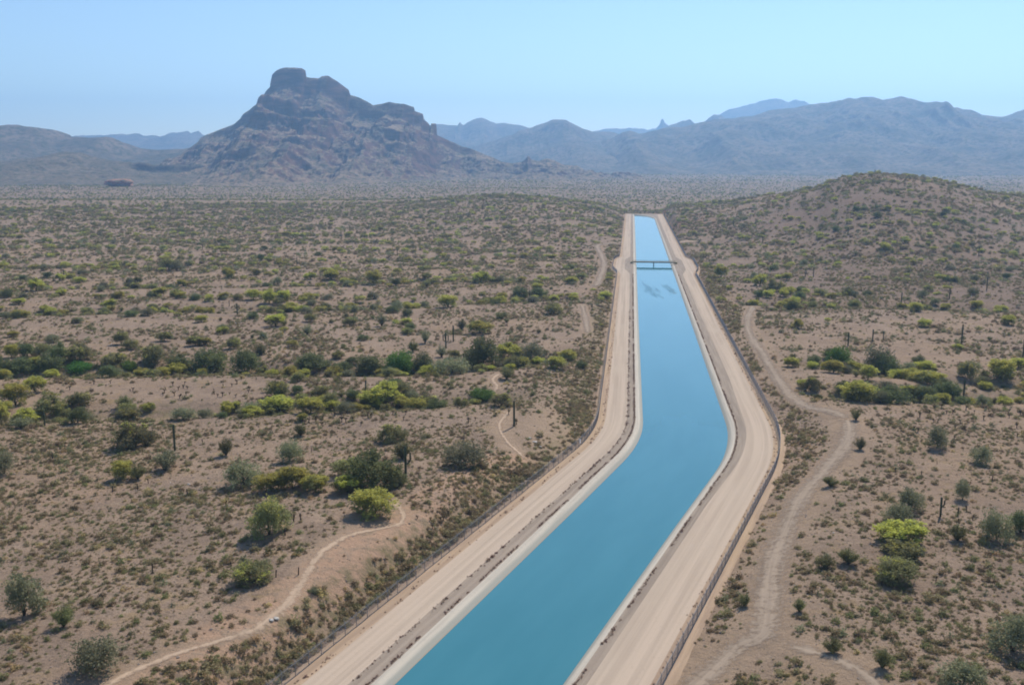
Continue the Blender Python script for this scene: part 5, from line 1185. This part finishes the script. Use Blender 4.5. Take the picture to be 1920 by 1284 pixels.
for i in ind:
    nm, c = TN[int(idx[i])]; sd = side(X[i], Y[i])
    o = link(nm, TUFT[int(idx[i])]); o.location = (X[i], Y[i], Z[i] - 0.03); o.rotation_euler.z = prng.uniform(0, 6.28); o.scale = (w[i], w[i], h[i])
    SINGLE.append((o, f"{c} {'grass tuft' if nm == 'grass_tuft' else 'low shrub'}", (X[i], Y[i], Z[i])))
    what = 'grass tuft' if nm == 'grass_tuft' else 'low shrub'
    tag(o, f'{c} {what} on the near desert floor {sd} of the canal', 'grass' if nm == 'grass_tuft' else 'shrub', f'{c} near {what}s {sd} of the canal')
rs = np.ones(n, bool); rs[ind] = False
scatter('scrub', 'countless small dry scrub tufts covering the desert floor', TUFT, X[rs], Y[rs], Z[rs] - 0.03, w[rs], h[rs], idx[rs])

# dark dry weeds caught along the canal lining and the edges of the roads
wx = []; 
for off, cnt, sp_, sc_, far_ in ((lambda s: np.interp(s, CS, Llip) - 0.35, 4200, 0.12, 0.21, 560), (lambda s: np.interp(s, CS, Rlip) + 0.35, 4200, 0.12, 0.20, 560), (lambda s: np.interp(s, CS, LrI) + 0.25, 900, 0.18, 0.27, 420), (lambda s: np.interp(s, CS, LrO) - 0.5, 420, 0.3, 0.25, 420), (lambda s: np.interp(s, CS, RrO) + 0.5, 420, 0.3, 0.25, 420)):
    s = RNG.uniform(15, far_, cnt); k = vnoise(s / 7.0, s * 0 + sc_ * 10, 97) + 0.5 * vnoise(s / 1.9, s * 0, 98) > 0.48; s = s[k]
    x, y, nx, ny = cl_at(s); o = off(s) + RNG.normal(0, sp_, len(s)); wx.append(np.stack([x + nx * o, y + ny * o, 0.06 + 0 * x, sc_ * RNG.lognormal(0, 0.35, len(s))], 1))
wx = np.concatenate(wx)
scatter('dry_weeds', 'dark red-brown dry weeds caught along the canal edges', WEED, wx[:, 0], wx[:, 1], wx[:, 2], wx[:, 3], wx[:, 3] * 0.8, RNG.choice(3, len(wx)))
# stones on the ground near the camera
X, Y = sample(34000, 60, 300, 40); ok = clear(X, Y, 0.3, False) & (fbm(X / 9, Y / 9, 99, 3) > 0.05); X, Y = X[ok], Y[ok]; Z = H(X, Y)
def stone(seed, mt):
    import bmesh
    r = random.Random(seed); bm = bmesh.new(); bmesh.ops.create_icosphere(bm, subdivisions=1, radius=0.5)
    for v in bm.verts: v.co = v.co * r.uniform(0.7, 1.25)
    me = bpy.data.meshes.new('stone'); bm.to_mesh(me); bm.free(); me.materials.append(mt); return me
M['rock'] = plain('desert pebble', (0.16, 0.125, 0.10), (0.34, 0.27, 0.21), 1.5)
ST = [stone(k, M['rock']) for k in range(5)] + [stone(9, M['stone'])]
n = len(X); w = 0.16 * RNG.lognormal(0, 0.5, n)
scatter('gravel', 'loose stones strewn over the near desert floor', ST, X, Y, Z, w, w * 0.7, RNG.choice(6, n, p=[.19, .19, .19, .19, .19, .05]))
# white stones
for px, py, sc, lb in ((993, 822, 1.3, 'long white stone at the upper end of the pale line by the trail'), (1003, 829, 1.9, 'largest white stone below the tall bare saguaro pole'), (1013, 838, 1.0, 'small white stone at the lower end of the pale line'), (508, 1164, 1.1, 'white stone in the dirt beside the left trail'), (517, 1160, 1.3, 'larger white stone touching the left trail edge')):
    x, y, z = ground(px, py); o = link('white_stone', ST[5]); o.location = (x, y, z + 0.08); o.scale = (sc, sc * 0.6, 0.5); o.rotation_euler.z = -0.5; tag(o, lb, 'stone')

tell_apart()
